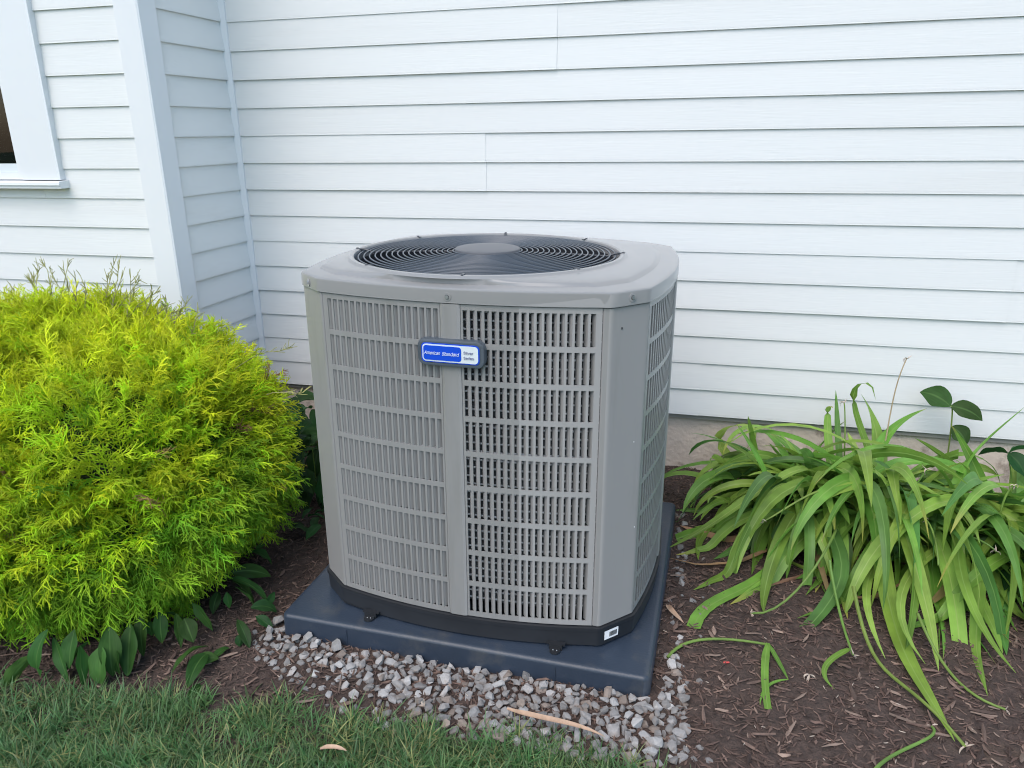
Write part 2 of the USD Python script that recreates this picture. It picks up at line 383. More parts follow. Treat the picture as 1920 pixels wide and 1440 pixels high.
# ------------------------------------------------------------------ equipment pad
def rbox(x0, x1, y0, y1, z0, z1, r=.012, n=4, rc=.02):
    """Slab with rounded top edge and rounded corners."""
    from shapely.geometry import box as sbox
    loops = []
    def loop(ins, zz):
        pts = []
        cr = max(rc - ins, .003)
        for cx, cy, a0 in ((x1 - rc, y1 - rc, 0), (x0 + rc, y1 - rc, 90), (x0 + rc, y0 + rc, 180), (x1 - rc, y0 + rc, 270)):
            for a in np.radians(np.linspace(a0, a0 + 90, 6)): pts.append((cx + cr * math.cos(a), cy + cr * math.sin(a), zz))
        return np.array(pts)
    loops = [loop(0, z0), loop(.001, (z0 + z1) / 2), loop(.002, z1 - r)]
    for a in np.linspace(0, 90, n + 1)[1:]: loops.append(loop(.002 + r * (1 - math.cos(math.radians(a))), z1 - r + r * math.sin(math.radians(a))))
    loops.append(loop(.03, z1 + .0004))
    return loft(loops, True, True)


def rotm(th, rx, ry):
    a = np.array([[math.cos(th), -math.sin(th), 0], [math.sin(th), math.cos(th), 0], [0, 0, 1]])
    b = np.array([[1, 0, 0], [0, math.cos(rx), -math.sin(rx)], [0, math.sin(rx), math.cos(rx)]])
    d = np.array([[math.cos(ry), 0, math.sin(ry)], [0, 1, 0], [-math.sin(ry), 0, math.cos(ry)]])
    return a @ b @ d


UM = np.eye(4); UM[:3, :3] = rotm(-.0070, .002, .0104); UM[:3, 3] = (-.5465, -.8010, .0675)
pad = xf('equipment_pad', mat=UM, label='square blue-black plastic pad under the grey air conditioner', cat='equipment pad')
obj('slab', rbox(-.4770, .4735, -.492, .405, -.085, 0, .011), 'pad_plastic', pad, smooth=50)
for xx in (-.29, .25): obj('mould_line', box((xx, -.4925, -.08), (xx + .002, -.4905, -.014)), 'pad_plastic', pad)

# ------------------------------------------------------------------ air conditioner
ac = xf('air_conditioner', mat=UM, label='grey louvred outdoor air conditioner with round fan grille standing on a black pad', cat='air conditioner')
W, D, CX, CY, SG = .82, .75, .0866, .083, .039
YF = -.4095                       # front plane before the bow
YC = YF + D / 2                   # middle of the body
Z0, Z1 = .0590, .8385
LF, LS = W / 2 - CX, D / 2 - CY   # half lengths of the bowed faces


def faces():
    """(name, middle of the face, tangent, outward normal, half length)"""
    return [('front', (0, YF), (1, 0), (0, -1), LF), ('right', (W / 2, YC), (0, 1), (1, 0), LS), ('back', (0, YF + D), (-1, 0), (0, 1), LF), ('left', (-W / 2, YC), (0, -1), (-1, 0), LS)]


def on(face, s, out=0.0):
    """Plan point at s along a bowed face, pushed out along its local normal."""
    _, o, t, n, h = face
    o, t, n = map(np.array, (o, t, n)); s = np.asarray(s, float)[..., None]
    sg = SG if h == LF else SG * .9
    b = sg * (1 - (s / h) ** 2); sl = -2 * sg * s / h ** 2
    nn = n - sl * t; nn = nn / np.linalg.norm(nn, axis=-1, keepdims=True)
    return o + t * s + n * b + nn * out


def outline(out=0.0, nb=28, nc=5, rc=.010):
    """Closed plan outline of the body, counter-clockwise, with chamfered corners."""
    pts = []
    F4 = faces()
    for i, f in enumerate(F4):
        s = np.linspace(-f[4], f[4], nb); pts.append(on(f, s))
        g = F4[(i + 1) % 4]; a, b = on(f, f[4]), on(g, -g[4])
        t = np.array(f[2]); a2 = a + t * .016; b2 = b - np.array(g[2]) * .006
        pts.append(np.array([a + t * .010, a2 + (b2 - a2) * .06]))
        pts.append(a2 + (b2 - a2) * np.linspace(.2, .85, nc)[:, None])
        pts.append(np.array([a2 + (b2 - a2) * .96]))
    p = np.vstack(pts)
    if out:
        t = np.roll(p, -1, 0) - np.roll(p, 1, 0); n = np.stack([t[:, 1], -t[:, 0]], 1); n /= np.linalg.norm(n, axis=1, keepdims=True); p = p + n * out
    return p


def lift(p, zz): return np.column_stack([p, np.full(len(p), zz)])


# base pan
o0 = outline()
obj('base_pan', loft([lift(outline(-.004), .002), lift(outline(.003), .006), lift(outline(.005), Z0 - .014), lift(outline(.0075), Z0 - .011), lift(outline(.0075), Z0 - .002), lift(outline(.003), Z0 - .001), lift(outline(-.05), Z0 - .001)], True, True), 'black_plastic', ac, smooth=40)
for sx in (-.243, .242):
    t = MB(); yy = on(faces()[0], sx, 0)[1]
    t.box((sx - .022, yy - .016, .012), (sx + .022, yy - .004, .0155)); t.box((sx - .016, yy - .019, .001), (sx + .016, yy - .016, .0155))
    ft = obj('foot_bracket', t.get(), 'black_plastic', ac)
    c = trimesh.creation.cylinder(.013, .004, sections=20); c.apply_translation((sx, yy - .026, .004)); obj('foot_washer', c, 'black_plastic', ft)
    for q in (-.004, .005):
        c = trimesh.creation.icosphere(1, .0016); c.apply_translation((sx + q, yy - .0275, .0065)); obj('rivet', c, 'screw_metal', ft)

# corner panels
F4 = faces()
for i, f in enumerate(F4):
    g = F4[(i + 1) % 4]; a, b = on(f, f[4]), on(g, -g[4]); t = np.array(f[2]); tg = np.array(g[2])
    a0 = a + t * .0016; b0 = b - tg * .0012
    a2 = a + t * .016; b2 = b - tg * .006
    d = (b2 - a2) / np.linalg.norm(b2 - a2)
    line = [a0, a + t * .011, a2 - t * .002 + d * .0006, a2 + d * .004, a2 + d * .010, b2 - d * .008, b2 - d * .003 - 0 * t, b2 + tg * .002, b0]
    line = np.array(line); inn = line - .004 * (np.array(f[3]) + np.array(g[3])) / 1.2
    poly = np.vstack([line, inn[::-1]])
    obj('corner_panel', prism(poly, 2, Z0 + .001, Z1 - .0032, 6), 'taupe_paint', ac, smooth=35)
core_loop = outline(-.006)
# louvred panels: one per half face
NR, ZT, ZBm, BAR = 9, .8235, .0730, .0125
PITCH_Z = (ZT - ZBm + BAR) / NR


def louver_half(face, side, cols, cells):
    h = face[4]; s_in, s_out = .0255, h - .0115
    p = (s_out - s_in) / cols; sw = .0106 if h == LF else p * .64
    full = s_in - .002, h - .0015
    s = [full[0]]
    for c in range(cols):
        a = s_in + c * p + (p - sw) / 2; s += [a, a + sw]
    s.append(full[1]); s = np.array(s)
    zz = [Z0 + .001]
    for r in range(NR):
        a = ZBm + r * PITCH_Z; zz += [a, a + PITCH_Z - BAR]
    zz.append(Z1 - .0032); zz = np.array(zz)
    fr, bk = on(face, side * s, 0.0), on(face, side * s, -.0032)
    v = []
    for zq in zz: v.append(np.column_stack([fr, np.full(len(s), zq)])); v.append(np.column_stack([bk, np.full(len(s), zq)]))
    n = len(s); v = np.vstack(v); I = lambda i, j, k: (2 * j + k) * n + i
    f = []
    for j in range(len(zz) - 1):
        for i in range(n - 1):
            if i % 2 == 1 and j % 2 == 1:       # a slot: rim only
                f += [[I(i, j, 0), I(i + 1, j, 0), I(i + 1, j, 1), I(i, j, 1)], [I(i, j + 1, 1), I(i + 1, j + 1, 1), I(i + 1, j + 1, 0), I(i, j + 1, 0)],
                      [I(i, j, 1), I(i, j + 1, 1), I(i, j + 1, 0), I(i, j, 0)], [I(i + 1, j, 0), I(i + 1, j + 1, 0), I(i + 1, j + 1, 1), I(i + 1, j, 1)]]
            else:
                f.append([I(i, j, 0), I(i + 1, j, 0), I(i + 1, j + 1, 0), I(i, j + 1, 0)]); f.append([I(i, j, 1), I(i, j + 1, 1), I(i + 1, j + 1, 1), I(i + 1, j, 1)])
    for j in range(len(zz) - 1):
        f.append([I(0, j, 0), I(0, j + 1, 0), I(0, j + 1, 1), I(0, j, 1)]); f.append([I(n - 1, j, 1), I(n - 1, j + 1, 1), I(n - 1, j + 1, 0), I(n - 1, j, 0)])
    for i in range(n - 1): f.append([I(i, 0, 1), I(i + 1, 0, 1), I(i + 1, 0, 0), I(i, 0, 0)])
    f = np.array(f)
    if side < 0: f = f[:, ::-1]
    panel = obj('louver_panel', (v, f), 'taupe_paint', ac)
    fins = []
    DEP, RUN = .0120, .0074
    for r in range(NR - 1, -1, -1):
        z0 = ZBm + r * PITCH_Z - .0005; z1 = z0 + PITCH_Z - BAR + .001
        for c in range(cols):
            a = s[2 + 2 * c]                       # outer edge of the slot: the fin starts there and runs inward and back towards the middle
            q = np.array([on(face, side * (a + .0012), -.0006), on(face, side * (a - .002), -.004), on(face, side * (a - RUN), -DEP), on(face, side * (a - RUN + .0012), -DEP - .0004), on(face, side * (a - .0008), -.0046), on(face, side * (a + .0014), -.0030)])
            v2 = np.vstack([lift(q, z0), lift(q, z1)]); k = np.arange(6); k2 = (k + 1) % 6
            f2 = np.vstack([np.stack([k, k2, k2 + 6, k + 6], 1), [[0, 5, 4, 1], [1, 4, 3, 2], [6, 7, 10, 11], [7, 8, 9, 10]]])
            tm = trimesh.Trimesh(v2, np.vstack([f2[:, [0, 1, 2]], f2[:, [0, 2, 3]]]), process=False)
            if tm.volume < 0: tm.invert()
            fins.append(tm)
    return panel, fins


for fi, (face, cols) in enumerate(zip(F4, (18, 14, 18, 14))):
    for side in (-1, 1):
        panel, fins = louver_half(face, side, cols, None)
        lim = 150 if fi == 0 else 0
        for t in fins[:lim]: obj('louver', t, 'taupe_paint', panel)
        if fins[lim:]: obj('louvers', trimesh.util.concatenate(fins[lim:]), 'taupe_paint', panel, kind='stuff')
    # middle strip between the two halves
    ss = np.array([-.0225, -.0165, .0165, .0225]); oo = np.array([.0006, .0038, .0038, .0006])
    st = np.array([on(face, a, b) for a, b in zip(ss, oo)]); bk = np.array([on(face, a, -.003) for a in ss[::-1]])
    obj('middle_strip', prism(np.vstack([st, bk]), 2, Z0 + .0012, Z1 - .0030), 'taupe_paint', ac)

# coil behind the louvres
def coil_loop(inset, rc=.10, n=120):
    from shapely.geometry import Polygon
    p = Polygon(outline()).buffer(-inset - rc).buffer(rc, quad_segs=12)
    c = np.array(p.exterior.coords)[:-1]
    d = np.r_[0, np.cumsum(np.linalg.norm(np.diff(np.vstack([c, c[:1]]), axis=0), axis=1))]
    cc = np.vstack([c, c[:1]]); t = np.linspace(0, d[-1], n, endpoint=False)
    q = np.stack([np.interp(t, d, cc[:, 0]), np.interp(t, d, cc[:, 1])], 1)
    a = np.cross(q, np.roll(q, -1, 0)).sum()
    return q if a > 0 else q[::-1]


cl = coil_loop(.026)
coil = obj('coil', loft([lift(cl, Z0 + .03), lift(cl, Z1 - .01)]), 'coil_dark', ac, smooth=True)
cl2 = coil_loop(.0205); tb = MB(); k = 0
for zz in np.arange(Z0 + .042, Z1 - .015, .0205):
    wob = .0016 * np.sin(np.arange(len(cl2)) * 1.7 + k * 2.1) + rng.normal(0, .0005, len(cl2)); k += 1
    tb.add(*tube(np.column_stack([cl2, zz + wob * .4]), .0026, 5, True))
obj('coil_tubes', tb.get(), 'coil_tube', coil, smooth=True, kind='stuff')
sp = MB()
for q in range(16000):
    i = rng.integers(len(cl2)); i2 = (i + 1) % len(cl2); t = rng.random(); p0 = cl2[i] * (1 - t) + cl2[i2] * t
    if not (p0[1] < YC - .25 or p0[0] > .3): continue
    zz = rng.uniform(Z0 + .04, Z1 - .012); d = rng.normal(0, 1, 3); d /= np.linalg.norm(d); d *= .0055
    b = np.cross(d, rng.normal(0, 1, 3)); b /= np.linalg.norm(b) / .0006
    c0 = np.array([*p0, zz]); sp.add([c0 - d - b, c0 - d + b, c0 + d], [[0, 1, 2]])
obj('spine_fins', sp.get(), 'coil_dark', coil, kind='stuff')

# top panel with a raised ring, lofted from outline to circle
GX, GY, GR = -.030, YC - .040, .337
oc = outline(.0045, 34, 9)
ang = np.unwrap(np.arctan2(oc[:, 1] - GY, oc[:, 0] - GX))
def circ(r, zz): return np.column_stack([GX + r * np.cos(ang), GY + r * np.sin(ang), np.full(len(ang), zz)])
def mixl(ins, zz):
    d = np.array([GX, GY]) - oc; d /= np.linalg.norm(d, axis=1, keepdims=True); return lift(oc + d * ins, zz)
ZR = Z1 + .0485
mc = circ(GR + .022, 0)[:, :2]
def blend(t, zz): return lift((oc + (np.array([GX, GY]) - oc) * .085) * (1 - t) + mc * t, zz)
cap = loft([mixl(.006, Z1 - .002), mixl(.0006, Z1 - .001), mixl(0, Z1 + .001), mixl(.0006, Z1 + .0265), mixl(.0016, Z1 + .0292), mixl(.0040, Z1 + .0308), mixl(.009, Z1 + .0316),
            blend(.0, Z1 + .0350), blend(.05, Z1 + .0346), blend(.10, Z1 + .0352), blend(.16, Z1 + .0405), blend(.26, Z1 + .0425), blend(.45, Z1 + .0448), blend(.75, Z1 + .0465), blend(1, ZR - .001),
            circ(GR + .017, ZR + .0002), circ(GR + .012, ZR + .0040), circ(GR + .005, ZR + .0048), circ(GR + .0005, ZR + .0025), circ(GR - .002, ZR - .004), circ(GR - .003, ZR - .06)])
obj('top_panel', cap, 'taupe_gloss', ac, smooth=28)
well = MB(); th = np.linspace(0, 2 * np.pi, 72, endpoint=False)
cw = lambda r, zz: np.column_stack([GX + r * np.cos(th), GY + r * np.sin(th), np.full(72, zz)])
well.add(*loft([cw(GR - .004, ZR - .02), cw(GR - .004, ZR - .20)])); v_, f_ = loft([cw(GR - .004, ZR - .20), cw(.05, ZR - .24)], True); well.add(v_, f_)
obj('fan_well', well.get(), 'well_dark', ac, smooth=30)
fan = xf('fan', ac)
for k in range(4):
    a0 = math.radians(52 + 90 * k); v = []; n1, n2 = 12, 8
    for i in range(n1):
        r = .07 + (.305 - .07) * i / (n1 - 1); span = math.radians(46 + 22 * i / (n1 - 1))
        for j in range(n2):
            u = j / (n2 - 1); a = a0 + span * (u - .5) + .25 * i / n1
            v.append((GX + r * math.cos(a), GY + r * math.sin(a), ZR - .125 + .055 * (u - .5) - .012 * math.sin(math.pi * u)))
    f = [[i * n2 + j, (i + 1) * n2 + j, (i + 1) * n2 + j + 1, i * n2 + j + 1] for i in range(n1 - 1) for j in range(n2 - 1)]
    obj('fan_blade', (np.array(v), np.array(f)), 'fan_blade', fan, smooth=True)
mo = trimesh.creation.cylinder(.078, .10, sections=40); mo.apply_translation((GX, GY, ZR - .13)); obj('fan_motor', mo, 'well_dark', fan, smooth=40)
gr = xf('fan_grille', ac)
radii = np.linspace(.0885, GR - .0105, 18)
dome_z = lambda r: ZR - .0015 + .008 * (1 - (r / GR) ** 2)
for r in radii:
    tt = np.linspace(0, 2 * np.pi, 120, endpoint=False)
    obj('wire_ring', tube(np.column_stack([GX + r * np.cos(tt), GY + r * np.sin(tt), np.full(120, dome_z(r))]), .0019, 6, True), 'wire_metal', gr, smooth=True)
CL0 = 8.0
for k in range(4):
    a = math.radians(CL0 + 90 * k); rr = np.linspace(.06, GR + .012, 14)
    zz = dome_z(rr) - .0045; zz[-2:] = ZR + .003
    obj('support_rod', tube(np.column_stack([GX + rr * np.cos(a), GY + rr * np.sin(a), zz]), .0030, 6), 'grille_black', gr, smooth=True)
for k in range(8):
    a = math.radians(CL0 + 45 * k); ca, sa = math.cos(a), math.sin(a); R2 = np.array([[ca, -sa], [sa, ca]])
    b = box((GR - .007, -.0030, ZR + .0040), (GR + .008, .0030, ZR + .0056)); b.vertices[:, :2] = b.vertices[:, :2] @ R2.T + (GX, GY)
    c = trimesh.creation.cylinder(.0032, .003, sections=10); c.apply_translation((GX + (GR + .008) * ca, GY + (GR + .008) * sa, ZR + .0058))
    cl_ = obj('grille_clip', b, 'grille_black', gr); obj('clip_screw', c, 'hub_plastic', cl_, smooth=30)
hub = [cw(.084, ZR + .003), cw(.0845, ZR + .008), cw(.083, ZR + .0115), cw(.078, ZR + .0135), cw(.05, ZR + .0150), cw(.02, ZR + .0155)]
obj('hub_cap', loft(hub, True), 'hub_plastic', gr, smooth=35)

# screws in recessed dimples of the skirt
def screw(pt, nrm, parent=ac, r=.0052):
    nrm = np.array([*nrm, 0.0]); nrm /= np.linalg.norm(nrm)
    T = trimesh.geometry.align_vectors([0, 0, 1], nrm)
    w_ = trimesh.creation.annulus(r * .95, r * 1.75, .0016, sections=20); w_.apply_transform(T); w_.apply_translation(np.array(pt) + nrm * .0004)
    h_ = trimesh.creation.cylinder(r * .8, .004, sections=6); h_.apply_transform(T); h_.apply_translation(np.array(pt) + nrm * .0016)
    s_ = obj('screw_washer', w_, 'taupe_gloss', parent, smooth=30); obj('screw_head', h_, 'screw_metal', s_)


pf = on(F4[0], -.004, .0042); screw((*pf, Z1 + .0125), (0, -1))
for (f, g), zz in (((F4[0], F4[1]), Z1 + .0155), ((F4[3], F4[0]), Z1 + .012), ((F4[1], F4[2]), Z1 + .012)):
    a, b = on(f, f[4]) + np.array(f[2]) * .016, on(g, -g[4]) - np.array(g[2]) * .006
    n = np.array(f[3]) + np.array(g[3]); n = n / np.linalg.norm(n); screw((*(a * .5 + b * .5 + n * .0046), zz), n)
for (s_, z_, r_, mt) in ((-.02, .79, .0022, 'black_plastic'), (.045, .30, .0012, 'sticker_white'), (.03, .52, .0010, 'sticker_white')):
    f_, g_ = F4[0], F4[1]; a_, b_ = on(f_, f_[4]) + np.array(f_[2]) * .016, on(g_, -g_[4]) - np.array(g_[2]) * .006
    d_ = (b_ - a_) / np.linalg.norm(b_ - a_); n_ = np.array([d_[1], -d_[0]]); c_ = trimesh.creation.icosphere(1, r_); c_.vertices *= (1, .4, 1.4); c_.apply_translation((*(a_ + d_ * (.05 + s_) + n_ * .0004), z_)); obj('speck', c_, mt, ac)
# badge
def rrect(w, h, r, n=6):
    pts = []
    for cx, cy, a0 in ((w / 2 - r, h / 2 - r, 0), (-w / 2 + r, h / 2 - r, 90), (-w / 2 + r, -h / 2 + r, 180), (w / 2 - r, -h / 2 + r, 270)):
        for a in np.radians(np.linspace(a0, a0 + 90, n)): pts.append((cx + r * math.cos(a), cy + r * math.sin(a)))
    return np.array(pts)


BZ, BX, BY = .7290, .0030, YF - SG - .0045
def plate(loops):
    """loops of (rrect, height towards the viewer)"""
    return loft([np.column_stack([BX + p[:, 0], np.full(len(p), BY - hh), BZ + p[:, 1]]) for p, hh in loops], True)


badge = xf('badge', ac, label='blue and white rounded badge on the middle strip')
obj('badge_frame', plate([(rrect(.152, .060, .017), -.012), (rrect(.154, .062, .018), .004), (rrect(.150, .058, .016), .0085), (rrect(.142, .050, .013), .0100), (rrect(.136, .0455, .011), .0096)]), 'badge_grey', badge, smooth=30)
obj('badge_border', plate([(rrect(.133, .0435, .0095), .0090), (rrect(.1325, .043, .0093), .0108)]), 'badge_blue', badge)
obj('badge_face', plate([(rrect(.127, .0385, .008), .0100), (rrect(.1268, .0383, .008), .0116)]), 'badge_white', badge)
def shift(p, dx): return p + (dx, 0)
obj('badge_field', plate([(shift(rrect(.0865, .0325, .006), -.0178), .0110), (shift(rrect(.0865, .0325, .006), -.0178), .0122)]), 'badge_blue', badge)


def text(s, h, x, zc, mat, shear=0.0, width=None, bold=False):
    t = meshkit.text_mesh(s, h, .0006, bold); v = t.vertices
    v[:, 0] += shear * v[:, 1]
    if width: v[:, 0] *= width / np.ptp(v[:, 0])
    v[:, 0] -= v[:, 0].min(); q = np.column_stack([BX + x + v[:, 0], BY - .0124 - v[:, 2], BZ + zc + v[:, 1]])
    t = trimesh.Trimesh(q, t.faces[:, ::-1], process=False)
    return obj('lettering', t if t.volume >= 0 else trimesh.Trimesh(q, t.faces, process=False), mat, badge)


text('American', .0074, -.0590, -.0035, 'badge_text', .32, .0370)
text('Standard', .0078, -.0180, -.0042, 'badge_text', .32, .0395)
text('Silver', .0058, .0310, .0020, 'badge_ink', 0, .0215)
text('Series', .0058, .0310, -.0095, 'badge_ink', 0, .0230)
# bar code sticker on the base, right chamfer
f, g = F4[0], F4[1]; a, b = on(f, f[4]) + np.array(f[2]) * .016, on(g, -g[4]) - np.array(g[2]) * .006
dch = (b - a) / np.linalg.norm(b - a); nch = np.array([dch[1], -dch[0]])
def chquad(u0, u1, z0, z1, o):
    p0, p1 = a + dch * u0 + nch * o, a + dch * u1 + nch * o; i0, i1 = p0 - nch * .0006, p1 - nch * .0006
    pts = np.array([p0, p1, i1, i0]); return prism(pts, 2, z0, z1)
stk = obj('barcode_sticker', chquad(.014, .056, .019, .043, .0060), 'sticker_white', ac, label='white bar code sticker on the black base')
bars = []; u = .0285
while u < .052:
    w_ = rng.choice([.0006, .0009, .0013]); bars.append(chquad(u, u + w_, .024, .037, .0064)); u += w_ + rng.choice([.0006, .0009])
obj('bar_code', trimesh.util.concatenate(bars), 'sticker_ink', stk)

# ------------------------------------------------------------------ gravel
PADP = lambda x, y, mg=0.0: (-1.022 - mg < x < -.075 + mg) and (-1.293 - mg < y < -.393 + mg)


def make_stone(r, flat=.72):
    d = rng.normal(0, 1, (15, 3)); d /= np.linalg.norm(d, axis=1, keepdims=True)
    p = d * rng.uniform(.82, 1.1, (15, 1)) * np.array([rng.uniform(.9, 1.35), rng.uniform(.75, 1.0), flat * rng.uniform(.8, 1.15)]) * r
    h = ConvexHull(p); tm = trimesh.Trimesh(p, h.simplices, process=True); tm.fix_normals()
    tm = tm.subdivide_to_size(r * 1.1); v = tm.vertices
    tm.vertices = v * (1 - .05 * meshkit.noise(v / r * 2.3 + rng.random(3) * 50, 2)[:, None])
    T = trimesh.transformations.euler_matrix(rng.normal(0, .35), rng.normal(0, .35), rng.uniform(0, 6.28)); tm.apply_transform(T)
    return tm


from shapely.geometry import Polygon as SPoly, Point as SPoint
def poly_px(pp): return SPoly([tuple(G(*p)[:2]) for p in pp])
dense = poly_px([(512, 1172), (560, 1185), (900, 1255), (1236, 1318), (1250, 1300), (1258, 1240), (1275, 1230), (1283, 1300), (1288, 1425), (1230, 1440), (1120, 1440), (1010, 1408), (900, 1392), (820, 1368), (700, 1300), (640, 1270), (560, 1235), (498, 1215)])
sparse = poly_px([(470, 1180), (500, 1205), (700, 1290), (830, 1370), (800, 1392), (640, 1352), (560, 1290), (480, 1250)])
strip = poly_px([(1245, 1240), (1268, 960), (1285, 960), (1280, 1240)])
gravel = xf('gravel_bed', kind='structure')
spots = []
def scatter(poly, n, dist, lo, hi, layer):
    x0, y0, x1, y1 = poly.bounds; got = 0; tries = 0
    while got < n and tries < n * 80:
        tries += 1; x, y = rng.uniform(x0, x1), rng.uniform(y0, y1)
        if not poly.contains(SPoint(x, y)) or PADP(x, y, .006): continue
        r = rng.uniform(lo, hi) if rng.random() > .12 else hi * rng.uniform(1.0, 1.35)
        if any((x - a) ** 2 + (y - b) ** 2 < (dist * (r + c)) ** 2 for a, b, c, l_ in spots if l_ == layer): continue
        spots.append((x, y, r, layer)); got += 1
    return got
scatter(dense, 440, .80, .0088, .0168, 0); scatter(sparse, 52, 1.0, .0085, .0150, 0); scatter(strip, 24, .85, .008, .014, 0)
for _ in range(30):
    px, py = rng.uniform(1240, 1330), rng.uniform(950, 1440); x, y = G(px, py)[:2]
    if not PADP(x, y, .01): spots.append((x, y, rng.uniform(.005, .010), 0))
scatter(dense, 170, .80, .009, .016, 1)
order = sorted(spots, key=lambda s: -s[2] + (.02 if s[3] == 1 and s[2] < .012 else 0))
rest = []
for i, (x, y, r, lay) in enumerate(order):
    st = make_stone(r); zb = float(soil_z(x, y)) + r * (.16 if lay == 0 else .75)
    if i < 300:
        mt = rng.choice(['stone', 'stone_pale', 'stone_brown'], p=[.5, .36, .14]); p_ = obj('stone', st, mt, gravel)
        UsdGeom.Xformable(p_).AddTranslateOp().Set(Gf.Vec3d(float(x), float(y), zb))
    else: st.apply_translation((x, y, zb)); rest.append(st)
obj('small_stones', trimesh.util.concatenate(rest), 'stone', gravel, kind='stuff')

# ------------------------------------------------------------------ mulch chips
def chip(l, w, t):
    n = 4; xs = np.linspace(-.5, .5, n); top = []
    wv = w * (np.array([.35, 1, .9, .3]) * rng.uniform(.7, 1.2, n)) / 2; bend = rng.normal(0, .12) * l
    v = []
    for i in range(n):
        cy = bend * (xs[i] ** 2 - .1); zc = rng.normal(0, t * .3)
        v += [(xs[i] * l, cy - wv[i], zc), (xs[i] * l, cy + wv[i], zc), (xs[i] * l, cy + rng.normal(0, .2) * wv[i], zc + t)]
    f = []
    for i in range(n - 1):
        a, b = 3 * i, 3 * i + 3
        f += [[a, b, b + 2], [a, b + 2, a + 2], [a + 1, a + 2, b + 2], [a + 1, b + 2, b + 1]]
    f += [[0, 2, 1], [3 * n - 3, 3 * n - 2, 3 * n - 1]]
    return np.array(v), np.array(f)


def visible_bed(x, y): return y > lawn_edge(x) + .0 and y < -.0 and not PADP(x, y, -.02)


def instancer(name, protos, parent, pos, quat, scale, idx, **kw):
    p = newpath(path(parent), name)
    pi = UsdGeom.PointInstancer.Define(stage, p)
    targets = []
    for i, (me, mt, uv) in enumerate(protos):
        q = usdkit.mesh(stage, f'{p}/shapes/shape_{i:03d}', me, L[mt], smooth=False if uv is None else True, uv=uv); targets.append(q.GetPath())
    UsdGeom.Scope.Define(stage, p + '/shapes')
    pi.CreatePrototypesRel().SetTargets(targets)
    pi.CreateProtoIndicesAttr(Vt.IntArray.FromNumpy(np.asarray(idx, np.int32)))
    pi.CreatePositionsAttr(Vt.Vec3fArray.FromNumpy(np.asarray(pos, np.float32)))
    q = np.asarray(quat, float)
    pi.CreateOrientationsAttr([Gf.Quath(float(a), float(b), float(c), float(d)) for a, b, c, d in q])
    sc = np.asarray(scale, np.float32)
    if sc.ndim == 1: sc = np.repeat(sc[:, None], 3, 1)
    pi.CreateScalesAttr(Vt.Vec3fArray.FromNumpy(sc))
    return data(pi.GetPrim(), **kw)


def quat_from(Rm):
    """w, x, y, z of rotation matrices (n, 3, 3)."""
    from scipy.spatial.transform import Rotation
    q = Rotation.from_matrix(Rm).as_quat(); return q[:, [3, 0, 1, 2]]


from scipy.spatial.transform import Rotation as Rot
protos = []
for i in range(30):
    l = rng.uniform(.010, .034); protos.append((chip(l, rng.uniform(.0022, .0062), rng.uniform(.001, .0028)), rng.choice(['chip_dark', 'chip_mid', 'chip_light'], p=[.62, .33, .05]), None))
px_, py_ = [], []
N = 26000
X = rng.uniform(-2.0, 1.45, N * 2); Yy = rng.uniform(-1.66, .03, N * 2)
keep = (Yy > lawn_edge(X) - .02) & ~((X > -1.0) & (X < -.1) & (Yy > -1.27) & (Yy < -.42))
X, Yy = X[keep][:N], Yy[keep][:N]
Q = Rot.from_euler('zyx', np.column_stack([rng.uniform(0, 6.28, len(X)), rng.normal(0, .22, len(X)), rng.normal(0, .3, len(X))])).as_quat()[:, [3, 0, 1, 2]]
instancer('mulch', protos, bed, np.column_stack([X, Yy, soil_z(X, Yy) + rng.uniform(.001, .005, len(X))]), Q, rng.uniform(.6, 1.15, len(X)), rng.integers(0, 30, len(X)), kind='stuff')
n = 0
while n < 230:
    x, y = G(rng.uniform(0, 1920), rng.uniform(1050, 1440))[:2]
    if not visible_bed(x, y) or x > 1.3 or x < -1.8 or (dense.contains(SPoint(x, y)) and rng.random() < .8): continue
    l = rng.uniform(.022, .055); v, f = chip(l, rng.uniform(.005, .012), rng.uniform(.002, .004))
    v = Rot.from_euler('zyx', [rng.uniform(0, 6.28), rng.normal(0, .15), rng.normal(0, .2)]).apply(v) + (x, y, float(soil_z(x, y)) + .006)
    obj('wood_chip', (v, f), rng.choice(['chip_mid', 'chip_light', 'chip_dark'], p=[.50, .24, .26]), bed); n += 1
# small pale litter
fl = MB()
for _ in range(80):
    x, y = G(rng.uniform(480, 1900), rng.uniform(1130, 1440))[:2]
    if not visible_bed(x, y): continue
    v, f = chip(rng.uniform(.004, .014), .002, .0012); fl.add(Rot.from_euler('z', rng.uniform(0, 6.28)).apply(v) + (x, y, float(soil_z(x, y)) + .009), f)
obj('litter', fl.get(), 'petal', bed, kind='stuff')

